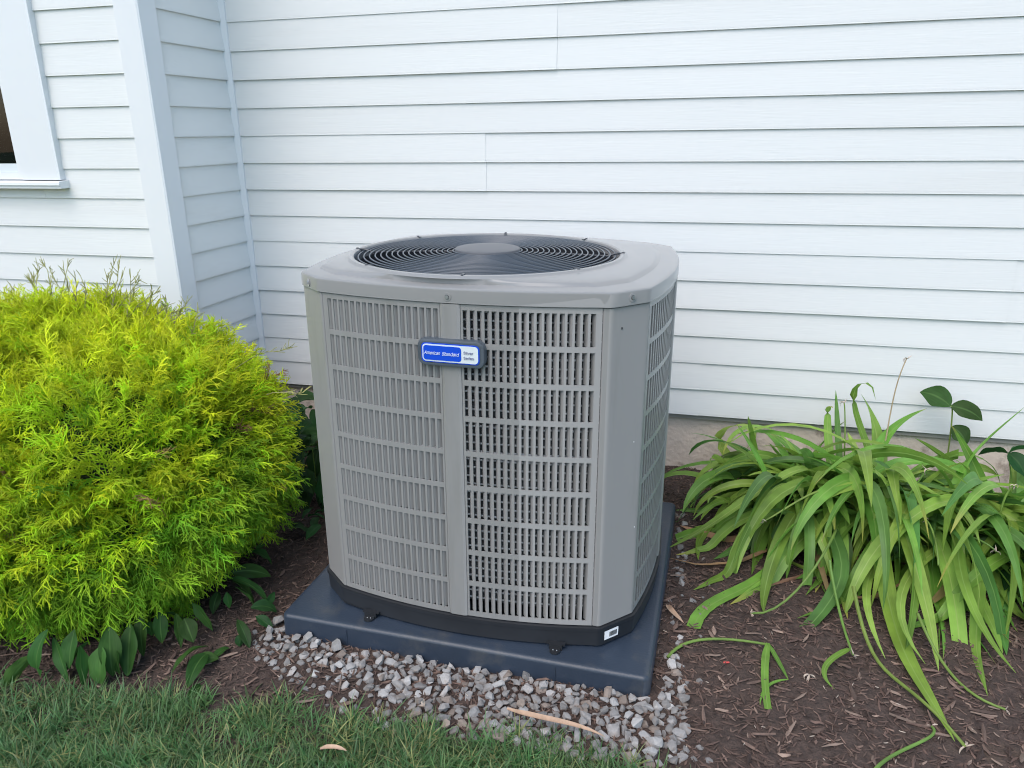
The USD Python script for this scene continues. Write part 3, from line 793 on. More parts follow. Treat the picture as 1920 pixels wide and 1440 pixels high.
# ------------------------------------------------------------------ leaves
def strap(base, az, e0, length, width, curl, droop=1.0, twist=0.0, fold=.25, n=16, floor=True, tipcut=False, side=0.0):
    """An arching strap leaf: rises at elevation e0 towards azimuth az and bends over; returns vertices, faces, uv."""
    ds = length / (n - 1); p = np.array(base, float); e = e0; C = [p.copy()]; E = [e]; az_ = az; A = [az]
    for i in range(1, n):
        t = i / (n - 1)
        e -= curl * (0.5 + 1.1 * t) / (n - 1); az_ += side / (n - 1)
        e = max(e, -1.45 * droop)
        q = p + ds * np.array([math.cos(e) * math.cos(az_), math.cos(e) * math.sin(az_), math.sin(e)])
        if floor:
            g = float(soil_z(q[0], q[1])) + .008
            if q[2] < g: q[2] = g; e = min(e, 0) * .3
        p = q; C.append(p.copy()); E.append(e); A.append(az_)
    C = np.array(C); T = np.gradient(C, axis=0); T /= np.linalg.norm(T, axis=1, keepdims=True)
    v, uv, f = [], [], []
    for i in range(n):
        t = i / (n - 1); w = width / 2 * min(1, .55 + 2.2 * t) * (1 - t ** 3.2) ** .8 if not tipcut else width / 2 * min(1, .55 + 2.2 * t) * (1 - .35 * t)
        w = max(w, .0006)
        a = A[i] + np.pi / 2 ; sv = np.array([math.cos(a), math.sin(a), 0]); nv = np.cross(T[i], sv); nv /= np.linalg.norm(nv) + 1e-9
        if nv[2] < 0 and E[i] > 0: nv = -nv
        tw = twist * t; s2 = sv * math.cos(tw) + nv * math.sin(tw); n2 = nv * math.cos(tw) - sv * math.sin(tw)
        k = fold * (1 - .5 * t)
        for u in (-1, -.5, 0, .5, 1):
            v.append(C[i] + s2 * w * u * math.cos(k) + n2 * w * abs(u) * math.sin(k) * (1 if True else 0)); uv.append((u * .5 + .5, t))
    m_ = 5
    for i in range(n - 1):
        for j in range(m_ - 1):
            a = i * m_ + j; f.append([a, a + 1, a + m_ + 1, a + m_])
    return np.array(v), np.array(f), np.array(uv), C


def leaf(name, parent, mat, *a, **kw):
    v, f, uv, C = strap(*a, **kw)
    obj(name, (v, f), mat, parent, smooth=True, uv=uv); return C


def broad(base, az, e0, length, width, curl, n=12, roll=0.0, cup=.34, point=1.0, stem=0.0, floor=True):
    """An elliptic broad leaf on an optional stem part; st.y along."""
    ds = length / (n - 1); p = np.array(base, float); e = e0; C = [p.copy()]
    for i in range(1, n):
        t = i / (n - 1); e -= curl / (n - 1)
        q = p + ds * np.array([math.cos(e) * math.cos(az), math.cos(e) * math.sin(az), math.sin(e)])
        if floor: q[2] = max(q[2], float(soil_z(q[0], q[1])) + .006)
        p = q; C.append(p.copy())
    C = np.array(C); T = np.gradient(C, axis=0); T /= np.linalg.norm(T, axis=1, keepdims=True)
    sv = np.array([-math.sin(az), math.cos(az), 0]); v, uv, f = [], [], []
    us = np.linspace(-1, 1, 7)
    for i in range(n):
        t = i / (n - 1); w = width / 2 * (math.sin(math.pi * min(1, t * .985 + .012) ** .88) ** .95) * 1.04
        w = max(w * (1 if t < .97 else .4), .0008)
        nv = np.cross(T[i], sv); nv /= np.linalg.norm(nv) + 1e-9
        if nv[2] < 0: nv = -nv
        s2 = sv * math.cos(roll) + nv * math.sin(roll); n2 = nv * math.cos(roll) - sv * math.sin(roll)
        for u in us:
            q = C[i] + s2 * w * u * math.cos(cup) + n2 * w * (abs(u) * math.sin(cup) + .10 * math.sin(u * 5 + i * 1.1 + length * 300) * (.3 + abs(u)))
            if floor: q[2] = max(q[2], .006)
            v.append(q); uv.append((u * .5 + .5, t))
    for i in range(n - 1):
        for j in range(6): a = i * 7 + j; f.append([a, a + 1, a + 8, a + 7])
    return np.array(v), np.array(f), np.array(uv)


def husk_flower(parent, p, size=.016, name='dry_flower'):
    mb = MB()
    for k in range(5):
        v, f, uv = broad(p, rng.uniform(0, 6.28), rng.uniform(-.9, .9), size * rng.uniform(.7, 1.3), size * .35, rng.uniform(-2, 3), n=6, cup=.7, floor=False); mb.add(v, f)
    obj(name, mb.get(), 'petal', parent, smooth=True)


def stalk(parent, pts, r=.0035, mat='lily_stalk', name='flower_stalk', flower=True):
    from scipy.interpolate import CubicSpline
    pts = np.array(pts, float); t = np.linspace(0, 1, len(pts)); cs = CubicSpline(t, pts) if len(pts) > 2 else None
    tt = np.linspace(0, 1, 14); c = cs(tt) if cs is not None else pts[0] + (pts[-1] - pts[0]) * tt[:, None]
    v, f = tube(c, np.linspace(r, r * .7, 14), 6); uv = np.column_stack([np.zeros(len(v)), np.repeat(tt, 6)[:len(v)]])
    o = obj(name, (v, f), mat, parent, smooth=True, uv=uv)
    if flower: husk_flower(o, c[-1], .017)
    return o


# day lilies right of the unit
def clump(label, base, n, seed, lean, rmax=.75, zsc=1.0):
    global rng
    keep, rng = rng, np.random.default_rng(seed)
    t = xf('daylily', label=label, cat='plant')
    for i in range(n):
        u = i / n
        az = lean + rng.normal(0, 1.2)
        front = math.cos(az - lean)
        b = np.array(base) + (rng.normal(0, .075), rng.normal(0, .045), 0); b[2] = float(soil_z(b[0], b[1])) - .005
        Ln = rng.uniform(.40, rmax) * (1 if front > -.2 else .8)
        e0 = rng.uniform(.75, 1.5)
        curl = rng.uniform(1.5, 3.1) if rng.random() < .85 else rng.uniform(.4, 1.3)
        # keep leaves off the wall
        reach = b[1] + math.sin(az) * Ln * .55
        if reach > -.05: az = -abs(az) if math.sin(az) > 0 and rng.random() < .75 else az; e0 = 1.35
        if reach > -.05 and math.sin(az) > 0: Ln *= .5; curl = 1.4
        if curl < 1.5: Ln = min(Ln, .42)
        if b[0] < .45 and math.cos(az) < -.5 and Ln > .5: Ln *= .82; curl = max(curl, 2.3)
        mt = rng.choice(['lily_leaf', 'lily_light', 'lily_dark'], p=[.52, .33, .15])
        leaf('leaf', t, mt, b, az, e0, Ln, rng.uniform(.032, .055), curl, twist=rng.normal(0, .9), fold=rng.uniform(.2, .65), side=rng.normal(0, .35), tipcut=rng.random() < .05)
    for i in range(34):
        b = np.array(base) + (rng.normal(0, .13), rng.uniform(-.16, .04), 0); b[2] = float(soil_z(b[0], b[1])) - .005
        leaf('leaf', t, rng.choice(['lily_leaf', 'lily_light', 'lily_dark'], p=[.5, .25, .25]), b, rng.uniform(-3.3, .2), rng.uniform(.9, 1.5), rng.uniform(.24, .44), rng.uniform(.022, .042), rng.uniform(.6, 2.6), twist=rng.normal(0, 1.1), fold=rng.uniform(.2, .7), side=rng.normal(0, .9))
    for i in range(12):
        b = np.array(base) + (rng.normal(0, .16), rng.uniform(-.30, -.1), 0); b[2] = float(soil_z(b[0], b[1])) + .012
        leaf('leaf', t, rng.choice(['lily_leaf', 'lily_light', 'husk_leaf'], p=[.45, .25, .30]), b, rng.uniform(-2.7, -.4), rng.uniform(.2, .6), rng.uniform(.2, .4), rng.uniform(.018, .034), rng.uniform(1., 2.2), twist=rng.normal(0, 1.2), fold=rng.uniform(.1, .6), side=rng.normal(0, 1.0))
    rng = keep
    return t


Q_ = lambda px, py, y: CAM + (y - CAM[1]) / (RC.T @ np.array([(px - 960) / FOC, -(py - 720) / FOC, 1.0]))[1] * (RC.T @ np.array([(px - 960) / FOC, -(py - 720) / FOC, 1.0]))
c1 = clump('daylily clump nearest the air conditioner with arching light green strap leaves', (.36, -.27, 0), 115, 21, -1.95, .74)
c2 = clump('middle daylily clump spilling long green leaves over the mulch towards the front', (.60, -.34, 0), 125, 22, -1.6, .82)
c3 = clump('daylily clump at the right edge of the picture with yellowing lower leaves', (.92, -.36, 0), 120, 23, -1.65, .82)


def px_leaf(parent, mat, pts, width, fold=.2, n=18, tipcut=False):
    """A strap leaf along a given curve of points."""
    from scipy.interpolate import CubicSpline
    pts = np.array(pts, float); d = np.r_[0, np.cumsum(np.linalg.norm(np.diff(pts, axis=0), axis=1))]; cs = CubicSpline(d / d[-1], pts)
    t = np.linspace(0, 1, n); C = cs(t); T = np.gradient(C, axis=0); T /= np.linalg.norm(T, axis=1, keepdims=True)
    S_ = np.cross(T, [0, 0, 1.0]); S_ /= np.linalg.norm(S_, axis=1, keepdims=True) + 1e-9; Nn = np.cross(S_, T)
    v, uv, f = [], [], []
    for i in range(n):
        w = width / 2 * min(1, .45 + 2.5 * t[i]) * ((1 - t[i] ** 4) ** .8 if not tipcut else 1 - .2 * t[i]); w = max(w, .0006)
        for u in (-1, -.5, 0, .5, 1): v.append(C[i] + S_[i] * w * u * math.cos(fold) + Nn[i] * w * abs(u) * math.sin(fold)); uv.append((u * .5 + .5, t[i]))
    for i in range(n - 1):
        for j in range(4): a = i * 5 + j; f.append([a, a + 1, a + 6, a + 5])
    return obj('leaf', (np.array(v), np.array(f)), mat, parent, smooth=True, uv=np.array(uv))


def gz(px, py, h=.012): p = G(px, py, h); return p


# leaves and stalks that the photograph shows clearly
px_leaf(c1, 'lily_light', [(.33, -.36, .05), Q_(1500, 880, -.44), Q_(1410, 930, -.52), Q_(1330, 985, -.60), Q_(1248, 1030, -.66)], 0.041)
px_leaf(c1, 'lily_light', [(.33, -.38, .05), Q_(1480, 950, -.50), Q_(1400, 1000, -.62), Q_(1370, 1080, -.70), gz(1366, 1118)], 0.046)
px_leaf(c1, 'lily_leaf', [(.36, -.38, .05), Q_(1500, 955, -.52), Q_(1465, 1010, -.66), Q_(1440, 1080, -.76), gz(1432, 1150)], 0.046)
px_leaf(c2, 'lily_dark', [(.45, -.45, .05), Q_(1560, 1000, -.6), Q_(1578, 1060, -.72), Q_(1560, 1120, -.82), Q_(1510, 1180, -.92), gz(1440, 1222)], 0.043)
px_leaf(c1, 'lily_leaf', [(.33, -.40, .05), Q_(1490, 1010, -.52), gz(1420, 1090), gz(1340, 1130), gz(1300, 1178)], 0.046, tipcut=True)
px_leaf(c2, 'lily_leaf', [(.58, -.45, .05), Q_(1650, 1000, -.6), Q_(1680, 1180, -.9), gz(1720, 1270, .02), gz(1790, 1390)], 0.049)
px_leaf(c2, 'lily_light', [(.60, -.45, .05), Q_(1660, 900, -.5), Q_(1700, 1010, -.7), Q_(1740, 1150, -.9), gz(1760, 1258)], 0.046)
px_leaf(c2, 'lily_light', [(.62, -.45, .05), Q_(1750, 1000, -.6), Q_(1790, 1130, -.8), gz(1800, 1300)], 0.046)
px_leaf(c3, 'lily_leaf', [(.9, -.40, .05), Q_(1800, 1040, -.62), Q_(1830, 1110, -.75), gz(1880, 1225)], 0.043)
px_leaf(c2, 'lily_leaf', [(.52, -.30, .08), Q_(1612, 800, -.16), Q_(1606, 726, -.14), Q_(1622, 718, -.17), Q_(1642, 750, -.20)], 0.030)
px_leaf(c2, 'lily_light', [(.55, -.28, .08), Q_(1640, 800, -.14), Q_(1614, 738, -.12)], 0.054)
px_leaf(c2, 'lily_leaf', [(.56, -.30, .08), Q_(1670, 810, -.18), Q_(1738, 766, -.16)], 0.049)
px_leaf(c3, 'lily_leaf', [(.80, -.38, .05), Q_(1830, 850, -.32), Q_(1880, 800, -.34), Q_(1925, 760, -.36)], 0.049)
px_leaf(c2, 'lily_dark', [(.46, -.28, .08), Q_(1570, 800, -.16), Q_(1567, 732, -.12)], 0.024)
px_leaf(c2, 'lily_light', [(.45, -.30, .08), Q_(1553, 830, -.18), Q_(1556, 762, -.16), Q_(1562, 765, -.19)], 0.032)
px_leaf(c1, 'lily_light', [(.34, -.30, .08), Q_(1420, 800, -.22), Q_(1380, 812, -.28), Q_(1356, 850, -.33)], 0.032)
px_leaf(c1, 'lily_light', [(.33, -.30, .08), Q_(1400, 800, -.16), Q_(1408, 805, -.18), Q_(1394, 850, -.20)], 0.046)
px_leaf(c3, 'lily_leaf', [(.85, -.42, .05), Q_(1800, 1000, -.6), gz(1850, 1190, .06), gz(1905, 1262)], .034)
px_leaf(c3, 'lily_light', [(.80, -.42, .05), Q_(1760, 1030, -.62), gz(1700, 1190, .05), gz(1735, 1245)], .030)
px_leaf(c2, 'lily_light', [(.62, -.42, .05), Q_(1640, 1060, -.66), gz(1640, 1190, .04), gz(1660, 1235)], .026)
stalk(c2, [(.56, -.30, .05), Q_(1665, 800, -.18), Q_(1682, 720, -.16), Q_(1700, 672, -.15)], .0026, 'twig_tan')
stalk(c2, [(.46, -.28, .05), Q_(1584, 830, -.22), Q_(1583, 755, -.2)], .003)
stalk(c2, [Q_(1688, 950, -.55), Q_(1710, 920, -.58), Q_(1738, 880, -.6)], .003)
stalk(c3, [Q_(1875, 965, -.55), Q_(1886, 930, -.55), Q_(1902, 910, -.55)], .003)
stalk(c2, [Q_(1760, 1060, -.75), Q_(1750, 1000, -.68), Q_(1732, 970, -.62)], .003)
stalk(c3, [Q_(1760, 990, -.65), Q_(1830, 1010, -.72), Q_(1868, 1035, -.76)], .003)
stalk(c1, [(.40, -.5, .04), Q_(1560, 1010, -.72), Q_(1500, 1100, -.85), gz(1408, 1150, .02)], .0042)
stalk(c1, [(.36, -.42, .05), Q_(1540, 920, -.6), Q_(1470, 955, -.66), Q_(1425, 975, -.7)], .0034)
stalk(c2, [gz(1600, 1100, .10), gz(1640, 1230, .02), gz(1700, 1290, .02), gz(1810, 1400, .014)], .0050)
stalk(c3, [gz(1720, 1150, .10), gz(1760, 1230, .03), gz(1810, 1290, .014), gz(1885, 1330, .012)], .0040)
stalk(c2, [gz(1555, 1050, .12), gz(1575, 1150, .03), gz(1600, 1228, .014)], .0042)

# fallen pieces on the mulch
d = xf('cut_stem', label='bent yellow-green stem with a torn leaf lying on the mulch by the pad', cat='plant stem')
stalk(d, [gz(1252, 1232, .012), gz(1290, 1205, .02), gz(1350, 1198, .022), gz(1438, 1208, .016)], .0042, name='stem', flower=False)
px_leaf(d, 'lily_leaf', [gz(1440, 1206, .02), gz(1434, 1250, .02), gz(1440, 1330, .010)], .020, tipcut=True)
px_leaf(d, 'lily_leaf', [gz(1440, 1206, .02), gz(1462, 1245, .016), gz(1478, 1274, .010)], .012)
px_leaf(d, 'lily_leaf', [gz(1478, 1274, .012), gz(1450, 1280, .014), gz(1425, 1322, .010)], .008)
d = xf('fallen_leaf', label='short curled green leaf end lying on bare mulch below the lilies', cat='leaf')
px_leaf(d, 'lily_leaf', [gz(1592, 1216, .02), gz(1560, 1236, .03), gz(1545, 1262, .022), gz(1565, 1292, .010)], .016)
d = xf('cut_stem', label='green stem lying at the bottom edge of the picture right of the gravel', cat='plant stem')
stalk(d, [gz(1640, 1444, .012), gz(1690, 1408, .014), gz(1740, 1384, .014), gz(1747, 1362, .012)], .0042, name='stem')
d = xf('dry_leaf', label='long dry tan leaf lying across the gravel in front of the pad', cat='leaf')
v, f = None, None
o = px_leaf(d, 'husk', [gz(950, 1330, .036), gz(1020, 1350, .044), gz(1075, 1362, .044), gz(1135, 1382, .030)], .021, fold=.75)
d = xf('dry_leaf', label='brown curled dry leaf on the mulch beside the right side of the pad', cat='leaf')
px_leaf(d, 'husk', [gz(1252, 1135, .012), gz(1262, 1150, .02), gz(1282, 1168, .012)], .020, fold=.6)
d = xf('dry_leaf', label='small brown dry leaf lying in the lawn grass', cat='leaf')
px_leaf(d, 'husk', [gz(600, 1405, .04), gz(625, 1402, .045), gz(650, 1408, .04)], .014, fold=.5)
o = obj('plastic_scrap', trimesh.creation.capsule(.011, .0022, count=[8, 8]).apply_transform(trimesh.transformations.euler_matrix(0, 1.57, .25)).apply_translation(gz(1362, 1242, .012)), 'red_plastic', smooth=True, label='tiny red plastic bit lying on the dark mulch', cat='scrap')
d = xf('dry_flower', label='pale dry flower scrap on the mulch below the lilies', cat='flower'); husk_flower(d, gz(1518, 1265, .014), .022, 'petals')
d = xf('dry_flower', label='pale dry flower scrap on the gravel edge near the grass', cat='flower'); husk_flower(d, gz(795, 1325, .020), .022, 'petals')

# broad-leaved sapling by the wall
sp_ = xf('sapling', label='slim sapling with three dark broad leaves against the white wall', cat='plant')
pb = np.array([.80, -.12, 0.0]); q1 = Q_(1783, 805, -.12); q2 = Q_(1782, 762, -.12)
stalk(sp_, [pb, q1, q2], .003, name='stem', flower=False)
for (tx, ty, az, e, ln, wd, rl) in ((1744, 716, 2.6, .75, .105, .072, -.9), (1856, 768, -.25, .15, .105, .060, .9), (1815, 800, -.6, -.25, .075, .058, .8)):
    st0 = q2 if ty < 790 else q1 + (0, 0, .01)
    v, f, uv = broad(st0, az, e, ln, wd, .9, roll=rl, cup=.15, floor=False); obj('leaf', (v, f), 'broad_leaf', sp_, smooth=True, uv=uv)
sp2 = xf('sapling', label='dark broad leaves at the right edge above the lilies', cat='plant')
pb = np.array([.98, -.22, 0.0]); q1 = Q_(1890, 850, -.22); stalk(sp2, [pb, q1 * .5 + pb * .5 + (.01, 0, 0), q1], .003, name='stem', flower=False)
for az, e, ln, wd, rl in ((2.9, .2, .085, .05, .7), (.2, .6, .10, .07, -.6), (-.9, -.2, .09, .06, .5)):
    v, f, uv = broad(q1, az, e, ln, wd, .9, roll=rl, floor=False); obj('leaf', (v, f), 'broad_shade', sp2, smooth=True, uv=uv)
sp3 = xf('sapling', label='dark oval leaves low among the lilies at the right edge', cat='plant')
pb = np.array([.86, -.66, 0.0]); q1 = Q_(1915, 1060, -.66); stalk(sp3, [pb, pb * .5 + q1 * .5, q1], .003, name='stem', flower=False)
for az, e, ln, wd, rl in ((2.8, .1, .075, .05, .5), (-2.4, -.4, .085, .06, .5), (.3, .2, .08, .06, -.4)):
    v, f, uv = broad(q1, az, e, ln, wd, .8, roll=rl, floor=False); obj('leaf', (v, f), 'broad_shade', sp3, smooth=True, uv=uv)

# broad-leaved ground plants under and behind the shrub
def broad_plant(label, spec, mat, name='broadleaf_plant', cat='plant'):
    t = xf(name, label=label, cat=cat)
    for (x, y, zz, az, e, ln, wd, curl, rl) in spec:
        v, f, uv = broad((x, y, zz), az, e, ln, wd, curl, roll=rl); obj('leaf', (v, f), mat, t, smooth=True, uv=uv)
    return t


def toward(p0, p1): d_ = np.array(p1) - np.array(p0); return math.atan2(d_[1], d_[0])
def px_spec(lst):
    out = []
    for (bx, by, bh, tx, ty, th_, w) in lst:
        a_, b_ = G(bx, by, bh), G(tx, ty, th_); ln = np.linalg.norm(b_ - a_) * 1.03
        e = math.asin(max(-1, min(1, (b_[2] - a_[2]) / ln))); cu = rng.uniform(.3, 1.5)
        out.append((*a_, toward(a_[:2], b_[:2]) + rng.normal(0, .3), e + cu / 2, ln * rng.uniform(.85, 1.15), w * rng.uniform(.7, 1.0), cu, rng.normal(0, .6)))
    return out


broad_plant('broad green leaves with brown torn tips under the front of the yellow shrub', px_spec([
    (100, 1195, .09, 110, 1285, .012, .040), (165, 1205, .08, 120, 1270, .012, .050), (150, 1210, .09, 150, 1285, .014, .060), (190, 1210, .09, 190, 1278, .014, .060), (215, 1215, .07, 222, 1275, .012, .04),
    (245, 1170, .10, 262, 1255, .012, .062), (250, 1150, .10, 240, 1185, .05, .05), (280, 1165, .08, 280, 1190, .05, .04), (330, 1150, .08, 340, 1205, .03, .034), (345, 1160, .07, 372, 1205, .02, .05),
    (60, 1230, .06, 10, 1285, .012, .05), (225, 1210, .08, 190, 1215, .03, .035), (90, 1180, .12, 78, 1262, .02, .05), (140, 1180, .12, 140, 1262, .03, .056), (205, 1175, .12, 206, 1262, .02, .055), (265, 1150, .11, 275, 1222, .02, .045), (300, 1145, .10, 318, 1200, .03, .045), (310, 1150, .08, 348, 1178, .03, .035), (360, 1130, .08, 395, 1182, .015, .04)]), 'broad_leaf')
broad_plant('single broad green leaves lying on mulch between shrub and lawn', px_spec([
    (390, 1212, .02, 290, 1263, .014, .048), (388, 1225, .03, 372, 1290, .012, .050), (410, 1235, .015, 360, 1255, .012, .04), (378, 1285, .012, 350, 1320, .012, .03), (430, 1215, .012, 405, 1240, .012, .03)]), 'broad_leaf')
broad_plant('drooping green leaves at the lower right of the yellow shrub', px_spec([
    (430, 1075, .10, 522, 1088, .05, .045), (425, 1085, .10, 510, 1118, .03, .040), (435, 1090, .08, 490, 1125, .02, .035), (440, 1100, .08, 475, 1130, .015, .036), (470, 1035, .10, 510, 1065, .05, .04), (480, 1040, .08, 495, 1020, .09, .03), (425, 1110, .06, 432, 1142, .012, .03), (410, 1110, .05, 400, 1150, .012, .03)]), 'broad_leaf')
broad_plant('dark upright leaf pair on mulch left of the pad corner', px_spec([
    (468, 1215, .012, 470, 1160, .05, .032), (450, 1212, .012, 452, 1185, .04, .028), (470, 1140, .05, 515, 1145, .02, .04), (480, 1155, .04, 520, 1170, .012, .036), (515, 1110, .04, 512, 1150, .012, .025)]), 'broad_shade')
sp4 = []
rs = np.random.default_rng(5)
for i in range(46):
    x, y = rs.uniform(-1.56, -1.06), rs.uniform(-.58, -.10)
    sp4.append((x, y, rs.uniform(.02, .12), rs.uniform(-3.2, .4), rs.uniform(.5, 1.2), rs.uniform(.10, .19), rs.uniform(.035, .06), rs.uniform(1.0, 2.4), rs.normal(0, .3)))
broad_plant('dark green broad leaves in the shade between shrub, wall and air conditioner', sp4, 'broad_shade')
sp7 = []
for i in range(64):
    yy = rs.uniform(-.62, -.16); q = Q_(rs.uniform(535, 612), rs.uniform(745, 985), yy)
    if q[2] < .03: continue
    sp7.append((*q, rs.uniform(-2.6, -.4), rs.uniform(-.5, .7), rs.uniform(.09, .15), rs.uniform(.045, .07), rs.uniform(.8, 1.8), rs.normal(0, .5)))
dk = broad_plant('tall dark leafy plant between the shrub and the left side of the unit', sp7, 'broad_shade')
for v_ in sp7[::3]: stalk(dk, [(v_[0] - .01, v_[1] + .02, 0), (v_[0] - .004, v_[1] + .012, v_[2] * .6), v_[:3]], .0022, name='stem', flower=False)
sp5 = []
for i in range(40):
    x, y = rs.uniform(-1.26, -1.06), rs.uniform(-.86, -.42)
    sp5.append((x, y, rs.uniform(.01, .06), rs.uniform(-3.1, 3.1), rs.uniform(.1, .9), rs.uniform(.05, .10), rs.uniform(.02, .035), rs.uniform(.6, 1.6), rs.normal(0, .3)))
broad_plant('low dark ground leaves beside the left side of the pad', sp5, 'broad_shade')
sp6 = []
for i in range(30):
    x, y = rs.uniform(.10, .34), rs.uniform(-.42, -.16)
    sp6.append((x, y, rs.uniform(.03, .16), rs.uniform(-3.1, 0), rs.uniform(.2, .9), rs.uniform(.07, .12), rs.uniform(.035, .055), rs.uniform(.8, 1.8), rs.normal(0, .3)))
broad_plant('round dark leaves tucked behind the daylilies by the foundation', sp6, 'broad_leaf')

# ------------------------------------------------------------------ golden thread-leaf shrub
def spray(seed, L0=.135, nb=14, droop=.6):
    r = np.random.default_rng(seed); mb = MB()

    def twig(p, d, ln, rad, lev, v0, v1):
        n = 5 if lev < 2 else 4
        pts = [p]; dd = d.copy()
        for i in range(1, n):
            dd = dd + np.array([0, 0, -droop * .22 * (1 if lev else .7)]) + r.normal(0, .10, 3); dd /= np.linalg.norm(dd); pts.append(pts[-1] + dd * ln / (n - 1))
        pts = np.array(pts); rr = np.linspace(rad, rad * .55, n)
        v, f = tube(pts, rr, 3, caps=False); mb.add(v, f, np.column_stack([np.full(len(v), .5), np.repeat(np.linspace(v0, v1, n), 3)]))
        return pts
    main = twig(np.zeros(3), np.array([1.0, 0, .25]), L0, .0019, 0, 0, .7)
    for k in range(nb):
        t = .15 + .85 * (k + r.random()) / nb; i = t * 4; i0 = min(3, int(i)); p = main[i0] + (main[i0 + 1] - main[i0]) * (i - i0)
        ax = main[i0 + 1] - main[i0]; ax /= np.linalg.norm(ax)
        sd = np.array([0, 1 if k % 2 else -1, 0]) * r.uniform(.5, 1.0) + np.array([0, 0, r.uniform(-.5, .6)])
        d1 = ax * r.uniform(.8, 1.3) + sd; d1 /= np.linalg.norm(d1); ln = L0 * r.uniform(.28, .55) * (1.05 - .5 * t)
        sub = twig(p, d1, ln, .0016, 1, .3, .95)
        for q in range(r.integers(2, 5)):
            j = r.integers(1, 4); d2 = d1 + r.normal(0, .55, 3); d2 /= np.linalg.norm(d2); twig(sub[j], d2, ln * r.uniform(.3, .6), .00135, 2, .5, 1)
    return mb


shrub = xf('golden_shrub', label='round golden yellow thread-leaf shrub left of the air conditioner', cat='shrub')
blobs = [((-1.66, -1.06, .38), (.41, .40, .315)), ((-1.88, -1.10, .36), (.42, .42, .32)), ((-1.66, -1.20, .26), (.38, .30, .205)), ((-1.45, -1.04, .36), (.20, .24, .24)), ((-1.95, -1.30, .25), (.42, .30, .22)), ((-1.74, -.98, .48), (.30, .26, .22))]
rs = np.random.default_rng(17)


def shell(nwant, depth):
    P_, N_ = [], []
    while len(P_) < nwant:
        bi = rs.integers(len(blobs)); c, r_ = map(np.array, blobs[bi])
        d_ = rs.normal(0, 1, 3); d_ /= np.linalg.norm(d_); q = c + d_ * r_ * (1 - depth * rs.random())
        lump = (meshkit.noise(q * 6.5, 4) - .5) * .11 + (meshkit.noise(q * 15, 9) - .5) * .05
        nn = d_ / r_; nn /= np.linalg.norm(nn); q = q + nn * lump
        if q[2] < .045 or q[1] > -.50: continue
        if any((((q - np.array(c2)) / np.array(r2)) ** 2).sum() < (.93 - depth) ** 2 for j, (c2, r2) in enumerate(blobs) if j != bi): continue
        if nn[1] > .45 and nn[2] < .25: continue
        P_.append(q); N_.append(nn)
    return np.array(P_), np.array(N_)


def orient(N_, up_bias):
    d_ = N_ + np.array([0, 0, 1.0]) * up_bias[:, None] + rs.normal(0, .30, N_.shape); d_ /= np.linalg.norm(d_, axis=1, keepdims=True)
    zz = np.array([0, 0, 1.0]) + .6 * N_ + rs.normal(0, .35, N_.shape); y_ = np.cross(zz, d_); y_ /= np.linalg.norm(y_, axis=1, keepdims=True); z_ = np.cross(d_, y_)
    return quat_from(np.stack([d_, y_, z_], -1))


NP_ = 7
sprs = [spray(100 + i) for i in range(NP_)]
protos = []
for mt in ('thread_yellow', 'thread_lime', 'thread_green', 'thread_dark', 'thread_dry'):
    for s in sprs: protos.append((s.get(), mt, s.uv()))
pos, qs, sc, ix = [], [], [], []
for cnt, dep, mode in ((5200, .06, 'out'), (2600, .20, 'mid'), (1700, .42, 'in')):
    p, nn = shell(cnt, dep)
    if mode != 'out': p = p - nn * (.03 if mode == 'mid' else .07)
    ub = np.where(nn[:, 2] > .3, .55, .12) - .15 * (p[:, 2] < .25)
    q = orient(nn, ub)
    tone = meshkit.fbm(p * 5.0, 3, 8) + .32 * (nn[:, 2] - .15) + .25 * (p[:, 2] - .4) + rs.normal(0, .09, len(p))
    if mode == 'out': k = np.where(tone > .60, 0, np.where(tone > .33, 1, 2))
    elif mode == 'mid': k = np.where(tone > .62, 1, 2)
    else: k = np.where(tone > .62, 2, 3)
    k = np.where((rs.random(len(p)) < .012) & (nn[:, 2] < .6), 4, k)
    pos.append(p); qs.append(q); sc.append(rs.uniform(.55, 1.0, len(p))); ix.append(k * NP_ + rs.integers(0, NP_, len(p)))
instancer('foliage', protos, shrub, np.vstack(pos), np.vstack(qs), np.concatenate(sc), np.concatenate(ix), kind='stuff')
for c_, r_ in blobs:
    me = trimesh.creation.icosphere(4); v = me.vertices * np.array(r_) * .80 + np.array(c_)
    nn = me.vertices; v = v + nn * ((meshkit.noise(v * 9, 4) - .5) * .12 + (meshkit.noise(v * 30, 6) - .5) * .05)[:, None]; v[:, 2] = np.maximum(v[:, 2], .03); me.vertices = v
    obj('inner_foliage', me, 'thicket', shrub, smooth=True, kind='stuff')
stems = MB()
for k in range(26):
    c, r_ = map(np.array, blobs[k % len(blobs)]); e_ = c + np.clip(rs.normal(0, .35, 3), -.55, .55) * r_; b0 = np.array([-1.66, -1.06, -.02]) + rs.normal(0, .04, 3) * (1, 1, 0)
    stems.add(*tube(np.array([b0, b0 * .5 + e_ * .5 + (0, 0, -.06), e_]), [.014, .009, .004], 6))
obj('stem', stems.get(), 'bark', shrub, smooth=True)
